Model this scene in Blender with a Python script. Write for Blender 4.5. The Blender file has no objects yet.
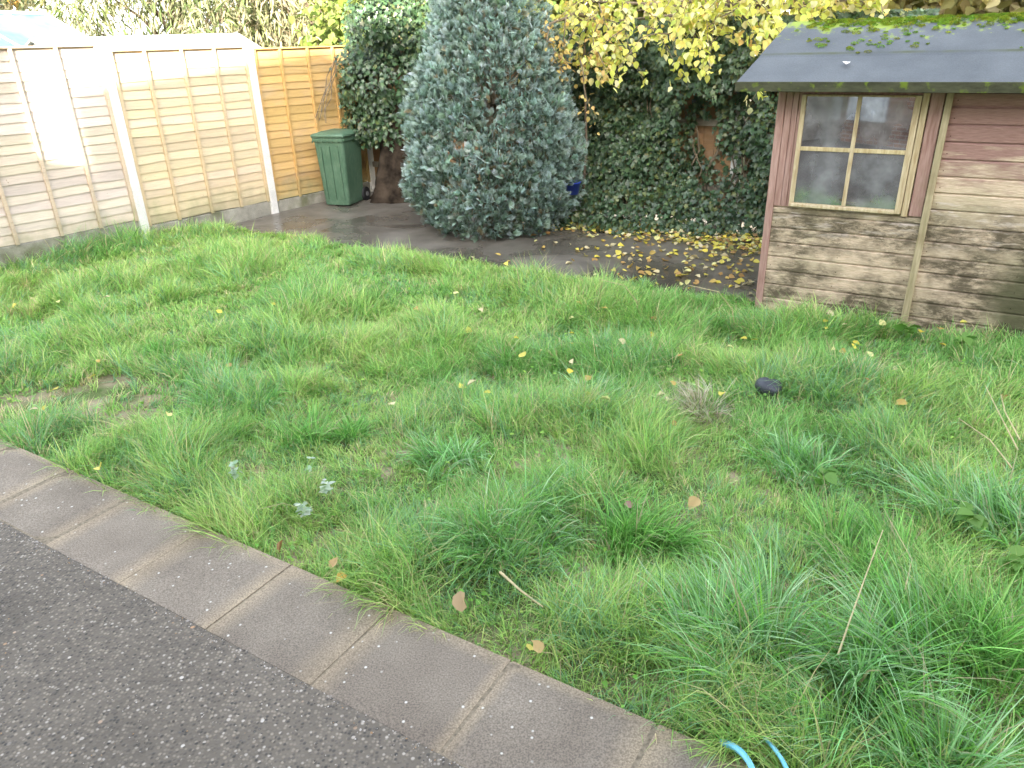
import bpy, math, random
import numpy as np
from mathutils import Matrix, Vector
random.seed(7); rng = np.random.default_rng(7)
S = bpy.context.scene; C = S.collection
# ---------------------------------------------------------------- camera
H = 2.15; FPX = 745.0
n_ = np.array([50.0, 1606.0, FPX]); down = n_/np.linalg.norm(n_)
fy = np.array([0, 0, 1.0]); fy = fy - down*fy.dot(down); fy /= np.linalg.norm(fy)
up_ = -down; rx = np.cross(fy, up_); M = np.array([rx, fy, up_])
cam = bpy.data.cameras.new('camera'); camo = bpy.data.objects.new('camera', cam); C.objects.link(camo)
cam.sensor_width = 36; cam.lens = FPX/1024*36; cam.clip_end = 600; cam.clip_start = .05
mw = Matrix.Identity(4)
for r in range(3):
    mw[r][0] = M[r, 0]; mw[r][1] = -M[r, 1]; mw[r][2] = -M[r, 2]
mw[2][3] = H
camo.matrix_world = mw; S.camera = camo
def ground_at(px, py, z=0.0):           # the place on the ground a point of the photograph shows
    d = M @ np.array([px-512.0, py-384.0, FPX]); t = (z-H)/d[2]
    return np.array([0, 0, H]) + d*t
def at_depth(px, py, Y):
    d = M @ np.array([px-512.0, py-384.0, FPX]); return np.array([0, 0, H]) + d*Y/d[1]
# ---------------------------------------------------------------- light
SUN_EL = 21.0; SUN_V = Vector((0.0, -1.0))     # low sun behind the house
W = bpy.data.worlds.new('World'); S.world = W; W.use_nodes = True
nt = W.node_tree; bg = nt.nodes['Background']
sky = nt.nodes.new('ShaderNodeTexSky'); sky.sky_type = 'NISHITA'; sky.sun_disc = False
sky.sun_elevation = math.radians(SUN_EL); sky.sun_rotation = math.radians(180); sky.dust_density = 2.5; sky.air_density = 1.0
hs = nt.nodes.new('ShaderNodeHueSaturation'); hs.inputs['Saturation'].default_value = .42
nt.links.new(sky.outputs[0], hs.inputs['Color']); nt.links.new(hs.outputs[0], bg.inputs[0]); bg.inputs[1].default_value = .15
sl = bpy.data.lights.new('sun', 'SUN'); so = bpy.data.objects.new('sun', sl); C.objects.link(so)
sl.energy = 3.2; sl.angle = math.radians(.6); sl.color = (1, .93, .8)
dv = Vector((SUN_V.x*math.cos(math.radians(SUN_EL)), SUN_V.y*math.cos(math.radians(SUN_EL)), math.sin(math.radians(SUN_EL))))
so.rotation_euler = dv.to_track_quat('Z', 'Y').to_euler()
S.view_settings.view_transform = 'Standard'; S.view_settings.look = 'None'; S.view_settings.gamma = 1
S.view_settings.exposure = 3.15
# ---------------------------------------------------------------- axes of the garden
U = np.array([.851, -.525]); V = np.array([.525, .851]); UANG = math.atan2(U[1], U[0])
D = np.array([.62, .785]); D = D/np.linalg.norm(D); DANG = math.atan2(D[1], D[0])
FP2 = np.array([-3.279, 10.58])          # foot of the second fence post
def uv(u, v): p = U*u + V*v; return float(p[0]), float(p[1])
# ---------------------------------------------------------------- helpers
def tag(o, label=None, cat=None, group=None, kind=None):
    if label: o['label'] = label
    if cat: o['category'] = cat
    if group: o['group'] = group
    if kind: o['kind'] = kind
    return o
def empty(name, loc=(0, 0, 0), rz=0.0, label=None, cat=None, group=None):
    o = bpy.data.objects.new(name, None); C.objects.link(o); o.location = loc; o.rotation_euler = (0, 0, rz)
    o.empty_display_size = .1
    return tag(o, label, cat, group)
def link(name, me, m, parent=None, loc=(0, 0, 0)):
    o = bpy.data.objects.new(name, me); C.objects.link(o); o.location = loc
    if m: me.materials.append(m)
    if parent: o.parent = parent
    return o
def np_mesh(name, verts, faces, smooth=False, col=None, flat=False):
    """verts (N,3); faces list of int arrays (n,k)"""
    me = bpy.data.meshes.new(name); verts = np.asarray(verts, np.float32)
    me.vertices.add(len(verts)); me.vertices.foreach_set('co', verts.ravel())
    faces = [np.asarray(f, np.int32) for f in faces if len(f)]
    nl = sum(f.size for f in faces); nf = sum(len(f) for f in faces)
    me.loops.add(nl); me.polygons.add(nf)
    me.loops.foreach_set('vertex_index', np.concatenate([f.ravel() for f in faces]))
    tot = np.concatenate([np.full(len(f), f.shape[1], np.int32) for f in faces])
    st = np.concatenate([[0], np.cumsum(tot)[:-1]]).astype(np.int32)
    me.polygons.foreach_set('loop_start', st); me.polygons.foreach_set('loop_total', tot)
    if smooth: me.polygons.foreach_set('use_smooth', np.ones(nf, bool))
    if flat: me.polygons.foreach_set('use_smooth', np.zeros(nf, bool))
    if col is not None:
        a = me.color_attributes.new('tint', 'FLOAT_COLOR', 'POINT')
        c = np.ones((len(verts), 4), np.float32); c[:, :3] = col; a.data.foreach_set('color', c.ravel())
    me.update(calc_edges=True); return me
class MB:
    def __init__(s): s.v = []; s.f = []; s.c = []
    def add(s, vs, fs, c=None):
        k = len(s.v); s.v += [tuple(map(float, v)) for v in vs]; s.f += [tuple(i+k for i in f) for f in fs]
        s.c += [c if c is not None else (.5, .5, .5)]*len(vs)
    def box(s, a, b, c=None):
        x0, y0, z0 = a; x1, y1, z1 = b
        s.add([(x0,y0,z0),(x1,y0,z0),(x1,y1,z0),(x0,y1,z0),(x0,y0,z1),(x1,y0,z1),(x1,y1,z1),(x0,y1,z1)],
              [(0,3,2,1),(4,5,6,7),(0,1,5,4),(1,2,6,5),(2,3,7,6),(3,0,4,7)], c)
    def prism(s, poly, axis, a, b, c=None):
        """poly of 2-D points extruded along axis 'x','y' or 'z' from a to b"""
        n = len(poly)
        def P(p, t): return {'x': (t, p[0], p[1]), 'y': (p[0], t, p[1]), 'z': (p[0], p[1], t)}[axis]
        vs = [P(p, a) for p in poly] + [P(p, b) for p in poly]
        fs = [tuple(range(n))[::-1], tuple(range(n, 2*n))] + [(i, (i+1) % n, n+(i+1) % n, n+i) for i in range(n)]
        s.add(vs, fs, c)
    def tube(s, pts, rad, k=8, c=None, cap=True):
        pts = [Vector(p) for p in pts]; n = len(pts)
        if not hasattr(rad, '__len__'): rad = [rad]*n
        vs = []; nrm = None
        for i, p in enumerate(pts):
            t = (pts[min(i+1, n-1)]-pts[max(i-1, 0)]).normalized()
            if nrm is None: nrm = t.orthogonal().normalized()
            nrm = (nrm - t*nrm.dot(t)).normalized(); b = t.cross(nrm)
            for j in range(k):
                a = 2*math.pi*j/k; vs.append(p + (nrm*math.cos(a)+b*math.sin(a))*rad[i])
        fs = [(i*k+j, i*k+(j+1) % k, (i+1)*k+(j+1) % k, (i+1)*k+j) for i in range(n-1) for j in range(k)]
        if cap: fs += [tuple(range(k))[::-1], tuple(range((n-1)*k, n*k))]
        s.add(vs, fs, c)
    def build(s, name, m, parent=None, loc=(0, 0, 0), smooth=False, bevel=0, kind=None):
        me = bpy.data.meshes.new(name); me.from_pydata(s.v, [], s.f); me.update()
        a = me.color_attributes.new('tint', 'FLOAT_COLOR', 'POINT')
        a.data.foreach_set('color', np.array([(c[0], c[1], c[2], 1) for c in s.c], np.float32).ravel())
        me.polygons.foreach_set('use_smooth', np.full(len(me.polygons), bool(smooth)))
        o = link(name, me, m, parent, loc)
        if bevel:
            b = o.modifiers.new('bevel', 'BEVEL'); b.width = bevel; b.segments = 2; b.limit_method = 'ANGLE'
        if kind: o['kind'] = kind
        return o
# smooth value noise
_T = rng.random((256, 256))
def vnoise(x, y, sc=1.0, seed=0):
    x = np.asarray(x, float)*sc + 37.3*seed + 1000; y = np.asarray(y, float)*sc + 91.7*seed + 1000
    xi = np.floor(x).astype(int); yi = np.floor(y).astype(int); fx = x-xi; fy_ = y-yi
    fx = fx*fx*(3-2*fx); fy_ = fy_*fy_*(3-2*fy_)
    g = lambda a, b: _T[a % 256, b % 256]
    return (g(xi, yi)*(1-fx)+g(xi+1, yi)*fx)*(1-fy_) + (g(xi, yi+1)*(1-fx)+g(xi+1, yi+1)*fx)*fy_
def fbm(x, y, sc=1.0, seed=0, o=3):
    r = 0; a = .5; t = 0
    for i in range(o): r = r + a*vnoise(x, y, sc*2**i, seed+i*3); t += a; a *= .5
    return r/t
# ---------------------------------------------------------------- materials
class NM:
    def __init__(s, name, rough=.7, spec=.3):
        s.m = bpy.data.materials.new(name); s.m.use_nodes = True; s.t = s.m.node_tree
        s.b = s.t.nodes['Principled BSDF']; s.b.inputs['Roughness'].default_value = rough
        s.b.inputs['Specular IOR Level'].default_value = spec
        s.out = s.t.nodes['Material Output']; s.tc = s.N('ShaderNodeTexCoord')
    def N(s, t): return s.t.nodes.new(t)
    def L(s, a, b): s.t.links.new(a, b)
    def map(s, scale=(1, 1, 1), src='Object'):
        m = s.N('ShaderNodeMapping'); m.inputs['Scale'].default_value = scale; s.L(s.tc.outputs[src], m.inputs[0]); return m.outputs[0]
    def noise(s, scale, detail=4, vec=None, rough=.55, dist=0):
        n = s.N('ShaderNodeTexNoise'); n.inputs['Scale'].default_value = scale; n.inputs['Detail'].default_value = detail
        n.inputs['Roughness'].default_value = rough; n.inputs['Distortion'].default_value = dist
        s.L(vec if vec is not None else s.tc.outputs['Object'], n.inputs['Vector']); return n.outputs[0]
    def ramp(s, fac, stops, interp='LINEAR'):
        r = s.N('ShaderNodeValToRGB'); e = r.color_ramp.elements; r.color_ramp.interpolation = interp
        while len(e) < len(stops): e.new(.5)
        for k, (p, c) in enumerate(stops):
            e[k].position = p; e[k].color = (c, c, c, 1) if not hasattr(c, '__len__') else (*c, 1)
        s.L(fac, r.inputs[0]); return r.outputs[0]
    def mix(s, fac, a, b, mode='MIX'):
        m = s.N('ShaderNodeMix'); m.data_type = 'RGBA'; m.blend_type = mode
        for v, i in ((fac, 0), (a, 6), (b, 7)):
            if hasattr(v, 'links') or hasattr(v, 'is_linked'): s.L(v, m.inputs[i])
            elif i == 0: m.inputs[0].default_value = v
            else: m.inputs[i].default_value = (*v, 1) if len(v) == 3 else v
        return m.outputs[2]
    def math(s, op, a, b=0.0, clamp=False):
        m = s.N('ShaderNodeMath'); m.operation = op; m.use_clamp = clamp
        for v, i in ((a, 0), (b, 1)):
            if hasattr(v, 'is_linked'): s.L(v, m.inputs[i])
            else: m.inputs[i].default_value = v
        return m.outputs[0]
    def sep(s, vec=None):
        n = s.N('ShaderNodeSeparateXYZ'); s.L(vec if vec is not None else s.tc.outputs['Object'], n.inputs[0]); return n.outputs
    def attr(s, name='tint'):
        a = s.N('ShaderNodeVertexColor'); a.layer_name = name; return a.outputs[0]
    def col(s, c):
        if hasattr(c, 'is_linked'): s.L(c, s.b.inputs['Base Color'])
        else: s.b.inputs['Base Color'].default_value = (*c, 1)
    def bump(s, h, strength=.4, dist=.01):
        b = s.N('ShaderNodeBump'); b.inputs['Strength'].default_value = strength; b.inputs['Distance'].default_value = dist
        s.L(h, b.inputs['Height']); s.L(b.outputs[0], s.b.inputs['Normal'])
    def translucent(s, c, f=.35):
        t = s.N('ShaderNodeBsdfTranslucent'); s.L(c, t.inputs[0]); mx = s.N('ShaderNodeMixShader'); mx.inputs[0].default_value = f
        s.L(s.b.outputs[0], mx.inputs[1]); s.L(t.outputs[0], mx.inputs[2]); s.L(mx.outputs[0], s.out.inputs[0])
def leafmat(name, rough=.5, spec=.35, tr=.35):
    k = NM(name, rough, spec); a = k.attr(); k.col(a); k.translucent(a, tr); return k.m
def plain(name, c, rough=.6, spec=.3, ns=30, var=.25, bump=.2):
    k = NM(name, rough, spec); n = k.noise(ns, 4); f = k.ramp(n, [(.3, 1-var), (.7, 1+var*.4)])
    k.col(k.mix(1.0, c, f, 'MULTIPLY')); k.bump(n, bump, .004); return k.m
m_grass = leafmat('grass_blades', .42, .5, .4)
m_ivy = leafmat('ivy_leaves', .38, .5, .12)
m_con = leafmat('cypress_sprays', .6, .25, .12)
m_leaf = leafmat('thin_leaves', .5, .3, .45)
m_litter = leafmat('fallen_leaves', .6, .3, .2)
m_bark = plain('bark', (.16, .12, .085), .85, .1, 14, .6, .8)
m_twig = plain('twigs', (.2, .16, .11), .8, .1, 30, .4, .4)

def fence_wood():
    k = NM('larch_lap', .75, .2); a = k.attr()
    g = k.noise(6, 6, k.map((1.2, 8, 22)), .6); g2 = k.noise(2.2, 4, k.map((1, 1, 2.5)))
    c = k.mix(.6, a, k.ramp(g, [(.3, .78), (.7, 1.12)]), 'MULTIPLY')
    c = k.mix(k.ramp(g2, [(.5, 0.0), (.75, .3)]), c, (.36, .31, .27))
    sz = k.sep(); al = k.math('ADD', sz[2], k.math('MULTIPLY', k.noise(4, 5), .9)); c = k.mix(k.ramp(al, [(.62, .55), (.9, 0.0)]), c, (.24, .24, .13)); x = k.noise(30, 3, k.map((1, 1, 1))); c = k.mix(k.ramp(x, [(.72, 0.0), (.78, .6)]), c, (.16, .1, .05))
    k.col(c); k.bump(g, .3, .004); return k.m
m_fence = fence_wood()
def conc(name, c, dark=.6, sc=5, green=0.0):
    k = NM(name, .85, .2); n = k.noise(sc, 8, rough=.65); f = k.noise(90, 3)
    cc = k.mix(1.0, c, k.ramp(n, [(.3, dark), (.7, 1.1)]), 'MULTIPLY')
    cc = k.mix(.35, cc, k.ramp(f, [(.35, .6), (.65, 1.2)]), 'MULTIPLY')
    if green: cc = k.mix(k.ramp(k.noise(3, 5), [(.5, 0.0), (.7, green)]), cc, (.09, .1, .03))
    k.col(cc); k.bump(f, .4, .004); return k.m
m_post = conc('concrete_post', (.68, .66, .62), .85)
m_gravel = conc('concrete_gravel_board', (.36, .34, .28), .6, 4, .7)
# ---------------------------------------------------------------- STRUCTURE: ground, lawn base, hardstand, patio
def ground_mat():
    k = NM('earth', .95, .1); n = k.noise(.8, 6); f = k.noise(25, 5)
    k.col(k.mix(k.ramp(n, [(.4, 0.0), (.6, 1.0)]), k.mix(f, (.05, .07, .02), (.1, .085, .05)), (.06, .08, .025))); k.bump(f, .6, .02); return k.m
g = MB(); g.add([(-300, -300, -.02), (300, -300, -.02), (300, 300, -.02), (-300, 300, -.02)], [(0, 1, 2, 3)])
g.build('ground', ground_mat(), kind='structure')
KV = 1.74                     # v of the patio kerb's outer edge (measured on the slab tops)
PZ = .075                     # patio height
LV = 6.33                     # v of the lawn's far edge
def hz(x, y): return .03*fbm(x, y, .9, 2) + .02*fbm(x, y, 4, 5) - .01
def lawn_mat():
    k = NM('lawn_soil', .95, .1); n = k.noise(2.2, 6); f = k.noise(60, 5)
    c = k.mix(f, (.07, .12, .035), (.15, .18, .07)); c = k.mix(k.ramp(n, [(.44, 0.0), (.6, .8)]), c, (.40, .31, .22))
    k.col(c); k.bump(f, .8, .02); return k.m
def grid(u0, u1, v0, v1, nu, nv, fz):
    uu, vv = np.meshgrid(np.linspace(u0, u1, nu), np.linspace(v0, v1, nv)); x = U[0]*uu+V[0]*vv; y = U[1]*uu+V[1]*vv
    z = fz(x, y); P_ = np.stack([x, y, z], -1).reshape(-1, 3)
    i = np.arange(nv-1)[:, None]*nu + np.arange(nu-1)[None]; f = np.stack([i, i+1, i+nu+1, i+nu], -1).reshape(-1, 4)
    return P_, f
P_, f_ = grid(-10.5, 7, KV-.02, LV+.02, 180, 60, hz)
tag(link('lawn', np_mesh('lawn', P_, [f_], True), lawn_mat()), kind='structure')
def hard_mat():
    k = NM('wet_concrete', .4, .5); n = k.noise(1.1, 6, dist=.6); m = k.noise(5, 6); f = k.noise(70, 4)
    c = k.mix(k.ramp(n, [(.35, 0.0), (.65, 1.0)]), (.085, .074, .058), (.165, .148, .122))
    c = k.mix(.6, c, k.ramp(m, [(.3, .6), (.7, 1.2)]), 'MULTIPLY'); c = k.mix(.3, c, k.ramp(f, [(.3, .5), (.7, 1.3)]), 'MULTIPLY')
    k.col(c); k.L(k.ramp(n, [(.4, .14), (.6, .5)]), k.b.inputs['Roughness']); k.bump(k.mix(.5, m, f), .25, .006); return k.m
P_, f_ = grid(-8.3, 7, LV-.08, 9.6, 60, 20, lambda x, y: .012 + .012*fbm(x, y, 1.1, 9))
tag(link('concrete_hardstand', np_mesh('hard', P_, [f_], True), hard_mat()), kind='structure')
def agg_mat():
    k = NM('exposed_aggregate', .8, .3)
    v = k.N('ShaderNodeTexVoronoi'); v.inputs['Scale'].default_value = 78; k.L(k.tc.outputs['Object'], v.inputs[0])
    v2 = k.N('ShaderNodeTexVoronoi'); v2.inputs['Scale'].default_value = 34; k.L(k.tc.outputs['Object'], v2.inputs[0])
    sc = k.N('ShaderNodeSeparateColor'); k.L(v.outputs['Color'], sc.inputs[0]); sc2 = k.N('ShaderNodeSeparateColor'); k.L(v2.outputs['Color'], sc2.inputs[0])
    base = k.ramp(sc.outputs[0], [(0, (.04, .038, .034)), (.35, (.092, .08, .066)), (.7, (.16, .137, .108)), (.9, (.21, .18, .14)), (1, (.32, .29, .25))])
    inn = k.ramp(v.outputs['Distance'], [(.25, 1.0), (.6, 0.0)]); c = k.mix(inn, (.105, .09, .071), base)
    big = k.math('MULTIPLY', k.ramp(v2.outputs['Distance'], [(.2, 1.0), (.3, 0.0)]), k.ramp(sc2.outputs[0], [(.93, 0.0), (.96, 1.0)]))
    c = k.mix(big, c, k.ramp(sc2.outputs[1], [(0, (.4, .37, .33)), (.5, (.28, .25, .21)), (.8, (.33, .2, .11)), (1, (.48, .45, .4))]))
    n = k.noise(1.7, 7, rough=.7); c = k.mix(.8, c, k.ramp(n, [(.3, .8), (.7, 1.6)]), 'MULTIPLY')
    k.col(c); k.bump(inn, .6, .004); return k.m
IV = KV-.455
PX = [(-12, -7.5), (9, -7.5), (9, IV-.002), (-12, IV-.002)]
pm = MB(); pm.prism([uv(*p) for p in PX], 'z', -.015, PZ-.003); pm.build('patio', agg_mat(), kind='structure')
def slab_mat():
    k = NM('paving_slabs', .85, .25); a = k.attr(); s = k.sep(a)
    n = k.noise(2.6, 6); f = k.noise(160, 3); st = k.noise(45, 2)
    c = k.mix(k.ramp(n, [(.3, 0.0), (.7, 1.0)]), (.165, .138, .110), (.25, .215, .172))
    c = k.mix(.75, c, k.ramp(f, [(.35, .55), (.65, 1.35)]), 'MULTIPLY'); c = k.mix(1.0, c, a, 'MULTIPLY')
    sp = k.N('ShaderNodeTexVoronoi'); sp.inputs['Scale'].default_value = 30; k.L(k.tc.outputs['Object'], sp.inputs[0])
    ss = k.N('ShaderNodeSeparateColor'); k.L(sp.outputs['Color'], ss.inputs[0])
    big = k.math('MULTIPLY', k.ramp(sp.outputs['Distance'], [(.08, 1.0), (.2, 0.0)]), k.ramp(ss.outputs[0], [(.74, 0.0), (.9, 1.0)]))
    c = k.mix(big, c, (.6, .58, .52)); k.col(c); k.bump(f, .5, .003); return k.m
sm = MB(); SL = .567
u_j = float(np.dot(ground_at(515, 655, PZ)[:2], U))
for i in range(-16, 14):
    a = u_j + i*SL; w = .009
    t = 1+random.uniform(-.09, .09); tt = (t, t*.99, t*.97); z = PZ+random.uniform(-.002, .003)
    # rounded slab: tinted sandy rim along the joints
    us = [a+w/2, a+random.uniform(.05, .13), a+SL-random.uniform(.05, .13), a+SL-w/2]; vs = [IV, IV+.06, KV-random.uniform(.05, .1), KV]
    rim = (t*1.42, t*1.34, t*1.16); vv = []; cc = []
    for q in vs:
        for p in us:
            e = (p in (us[0], us[3])) or (q == KV); x, y = uv(p, q); vv.append((x, y, z-(.005 if e or q == IV else 0))); cc.append(rim if e else tt)
    k0 = len(sm.v); sm.v += vv; sm.c += cc
    sm.f += [(k0+r*4+c_, k0+r*4+c_+1, k0+r*4+c_+5, k0+r*4+c_+4) for r in range(3) for c_ in range(3)]
    b0 = len(sm.v); ring = [0, 1, 2, 3, 7, 11, 15, 14, 13, 12, 8, 4]
    for r_ in ring: x, y, z_ = vv[r_]; sm.v.append((x, y, -.015)); sm.c.append(rim)
    for j in range(12):
        j2 = (j+1) % 12; sm.f.append((k0+ring[j], b0+j, b0+j2, k0+ring[j2]))
sm.build('patio_edging', slab_mat(), kind='structure')
jm = MB(); jm.prism([uv(-12, IV), uv(8.5, IV), uv(8.5, KV-.008), uv(-12, KV-.008)], 'z', -.015, PZ-.006)
jm.build('slab_bedding', plain('mortar', (.24, .2, .145), .9, .1, 60, .5, .5), kind='structure')
n = 5200; u = rng.uniform(-4.6, 1.4, n); v = np.where(rng.random(n) < .2, IV-np.abs(rng.normal(0, .03, n)), rng.uniform(IV-1.8, IV, n)); sz = rng.uniform(.0015, .0042, n)*np.where(rng.random(n) < .04, 1.9, 1)
OCT = np.array([(1, 0, 0), (.3, .9, 0), (-.7, .7, 0), (-.95, -.2, 0), (-.2, -1, 0), (.7, -.6, 0), (.1, .1, .75)])
ra = rng.uniform(0, 6.28, n); c_, s_ = np.cos(ra), np.sin(ra); ox = OCT[None, :, 0]*c_[:, None]-OCT[None, :, 1]*s_[:, None]*.7; oy = OCT[None, :, 0]*s_[:, None]+OCT[None, :, 1]*c_[:, None]*.7
vx = (U[0]*u+V[0]*v)[:, None]+ox*sz[:, None]; vy = (U[1]*u+V[1]*v)[:, None]+oy*sz[:, None]; vz = PZ-.004+OCT[None, :, 2]*sz[:, None]*1.3+.001
tri_ = np.array([(i, (i+1) % 6, 6) for i in range(6)]); fc = (tri_[None]+(np.arange(n)*7)[:, None, None]).reshape(-1, 3)
gc = np.array([(.34, .31, .27), (.22, .19, .16), (.1, .095, .09), (.45, .42, .38), (.3, .19, .1), (.07, .06, .05)])[rng.choice(6, n, p=[.25, .25, .2, .1, .08, .12])]*rng.uniform(.7, 1.2, (n, 1))
k = NM('grit', .8, .3); k.col(k.attr())
tag(link('loose_grit', np_mesh('grit', np.stack([vx, vy, np.broadcast_to(vz, vx.shape)], -1).reshape(-1, 3), [fc], False, np.repeat(gc[:, None], 7, 1).reshape(-1, 3)), k.m), 'scattered small stones and grit on the patio surface', 'grit', kind='stuff')
# ---------------------------------------------------------------- the house behind the viewer
def brick_mat(c1=(.24, .11, .07), c2=(.3, .15, .09)):
    k = NM('brick', .85, .2); b = k.N('ShaderNodeTexBrick'); b.inputs['Scale'].default_value = 1
    b.inputs['Brick Width'].default_value = .225; b.inputs['Row Height'].default_value = .075; b.inputs['Mortar Size'].default_value = .008
    b.inputs['Color1'].default_value = (*c1, 1); b.inputs['Color2'].default_value = (*c2, 1); b.inputs['Mortar'].default_value = (.35, .32, .28, 1)
    s = k.sep(); cx = k.N('ShaderNodeCombineXYZ'); k.L(k.math('ADD', s[0], s[1]), cx.inputs[0]); k.L(s[2], cx.inputs[1]); k.L(cx.outputs[0], b.inputs[0])
    k.col(k.mix(.4, b.outputs[0], k.ramp(k.noise(9, 4), [(.3, .6), (.7, 1.3)]), 'MULTIPLY')); k.bump(b.outputs[1], -.5, .006); return k.m
m_brick = brick_mat(); m_tile = plain('roof_tiles', (.14, .08, .06), .85, .2, 12, .4, .5)
m_white = plain('white_upvc', (.8, .8, .78), .4, .4, 5, .05, .02); m_glass_h = NM('house_glass', .05, .8); m_glass_h.col((.35, .37, .4)); m_glass_h = m_glass_h.m
m_blind = plain('white_curtain', (.82, .82, .8), .9, .1, 20, .1, .2)
hx, hy = uv(0, 0)
house = empty('house', (0, 0, 0), 0, 'brick two-storey house with hipped tiled roof behind the patio', 'house')
EH = 6.15; DEP = 4.3; U0 = -4.72; U1 = 8.5; PT = math.tan(math.radians(45)); VF = -2.6  # unseen; height, pitch, depth and turn shaped to shade the garden
b = MB(); b.box((U0+.25, VF-DEP, -.02), (U1-.25, VF, EH-.08)); b.build('wall', m_brick, house)
r = MB(); o_ = .12; RH = EH+PT*DEP/2
r.add([(U0, VF+o_, EH-.1), (U1, VF+o_, EH-.1), (U1, VF-DEP-o_, EH-.1), (U0, VF-DEP-o_, EH-.1), (U0+DEP/2, VF-DEP/2, RH), (U1-DEP/2, VF-DEP/2, RH)],
      [(0, 1, 5, 4), (1, 2, 5), (2, 3, 4, 5), (3, 0, 4), (0, 3, 2, 1)])
r.build('roof', m_tile, house)
for (a, bb, z0, z1, cur) in ((-4.38, -3.5, .5, 2.0, True), (2.2, 4.0, .9, 2.1, False), (-2.6, -1.2, 3.2, 4.3, False), (2.2, 3.8, 3.2, 4.3, False)):
    w = MB(); d = .07
    for q in ((a, bb, z0, z0+d), (a, bb, z1-d, z1), (a, a+d, z0+d, z1-d), (bb-d, bb, z0+d, z1-d), (a+(bb-a)*.4-.035, a+(bb-a)*.4+.035, z0+d, z1-d)):
        w.box((q[0], VF-.002, q[2]), (q[1], VF+.05, q[3]))
    fr = w.build('window', m_white, house); p = MB(); p.box((a+d, VF+.003, z0+d), (bb-d, VF+.018, z1-d)); p.build('pane', m_glass_h, fr)
    if cur:
        p = MB(); p.box((a+d, VF+.019, z0+d), (-3.6, VF+.028, z1-d)); p.build('blind', m_blind, fr)
dm = MB(); dm.box((.1, VF-.002, .08), (1.9, VF+.05, 2.15)); dr = dm.build('patio_door', m_white, house)
dm = MB(); dm.box((.2, VF+.052, .3), (.95, VF+.056, 2.05)); dm.box((1.05, VF+.052, .3), (1.8, VF+.056, 2.05)); dm.build('pane', m_glass_h, dr)
dm = MB(); dm.tube([(.98, VF+.06, 1.0), (.98, VF+.1, 1.0), (.98, VF+.1, 1.15), (.98, VF+.06, 1.15)], .01); dm.build('handle', m_white, dr)
# unseen brick block and house next door, added and sized to stop low sun
blk = empty('side_blocker', (0, 0, 0), 0, 'unseen flat roofed brick garage joined to the left end of the house', 'blocker')
b = MB(); b.box((U0-3.3, VF-4, -.02), (U0+.24, VF-.3, 5.3)); b.build('wall', m_brick, blk)
b = MB(); b.box((U0-3.35, VF-4.05, 5.302), (U0-.01, VF-.2, 5.42)); b.build('roof', m_tile, blk)
b = MB(); b.box((U0-.95, VF-.302, .42), (U0-.08, VF-.27, 2.05)); b.build('door', m_white, blk)  # white panel added to show in the shed window's reflection
nb = empty('next_door_house', (0, 0, 0), 0, 'unseen pale rendered house next door, sized to stop low sun, beyond the garage', 'house')
NXR = -5.0
m_rend = plain('cream_render', (.6, .55, .46), .9, .1, 10, .15, .2)
b = MB(); b.box((NXR-8, -8, -.02), (NXR, -2.0, 6.6)); b.build('wall', m_rend, nb)
b = MB(); b.prism([(-8.3, 6.6), (-1.8, 6.6), (-5, 8.6)], 'x', NXR-8, NXR+.01); b.build('roof', m_tile, nb)
for zz in (1.0, 3.4):
    b = MB(); b.box((NXR-5, -2.002, zz), (NXR-3.4, -1.96, zz+1.1)); w_ = b.build('window', m_white, nb)
    b = MB(); b.box((NXR-4.92, -1.958, zz+.08), (NXR-3.48, -1.95, zz+1.02)); b.build('pane', m_glass_h, w_)
# ---------------------------------------------------------------- fences
def make_panel(s0, s1, z0, z1, parent, base, batt, nb=19):
    mb_v = []; mb_f = []; col = []; n = 40; ss = np.linspace(s0, s1, n); ph = (z1-z0)/nb
    for i in range(nb):
        zb = z0+i*ph; wob = .012*(vnoise(ss, i*7.7, 2.2, i)-.5)*2 + .004*(vnoise(ss, i*3.3, 12, i+5)-.5)
        k = rng.uniform(.84, 1.12); c = np.array(base)*k*np.array([1, rng.uniform(.975, 1.015), rng.uniform(.92, 1.05)])
        rows = [(0*ss-.003, zb+ph+.012+0*ss), (0*ss-.016, zb+wob), (0*ss-.004, zb+wob)]
        k0 = len(mb_v)//1 and sum(len(a) for a in mb_v) or 0
        for (yy, zz_) in rows: mb_v.append(np.stack([ss, yy, zz_], -1)); col.append(np.tile(c, (n, 1)))
        for r_ in range(2):
            a = k0+r_*n+np.arange(n-1); mb_f.append(np.stack([a+n, a+n+1, a+1, a], -1))
    # back skin
    k0 = sum(len(a) for a in mb_v); mb_v.append(np.array([(s0, .006, z0), (s1, .006, z0), (s1, .006, z1+.02), (s0, .006, z1+.02)])); col.append(np.tile(np.array(base)*.9, (4, 1)))
    mb_f.append(np.array([[k0, k0+1, k0+2, k0+3]]))
    o = link('fence_panel', np_mesh('panel', np.concatenate(mb_v), [np.concatenate(mb_f)], False, np.concatenate(col), True), m_fence, parent)
    bc = tuple(np.array(base)*np.array([.95, .88, .78]))
    for s in [s0+.018, s1-.018]+[b_ for b_ in batt if s0 < b_ < s1]:
        b_ = MB(); ln = random.uniform(-.006, .006); b_.prism([(s-.019, z0-.01), (s+.019, z0-.01), (s+.019+ln, z1+.01), (s-.019+ln, z1+.01)], 'y', -.044, -.016, bc)
        b_.build('batten', m_fence, o, bevel=.003)
    b_ = MB(); b_.box((s0, -.045, z1+.011), (s1, .02, z1+.03), bc); b_.build('capping', m_fence, o, bevel=.003)
    return o
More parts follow.
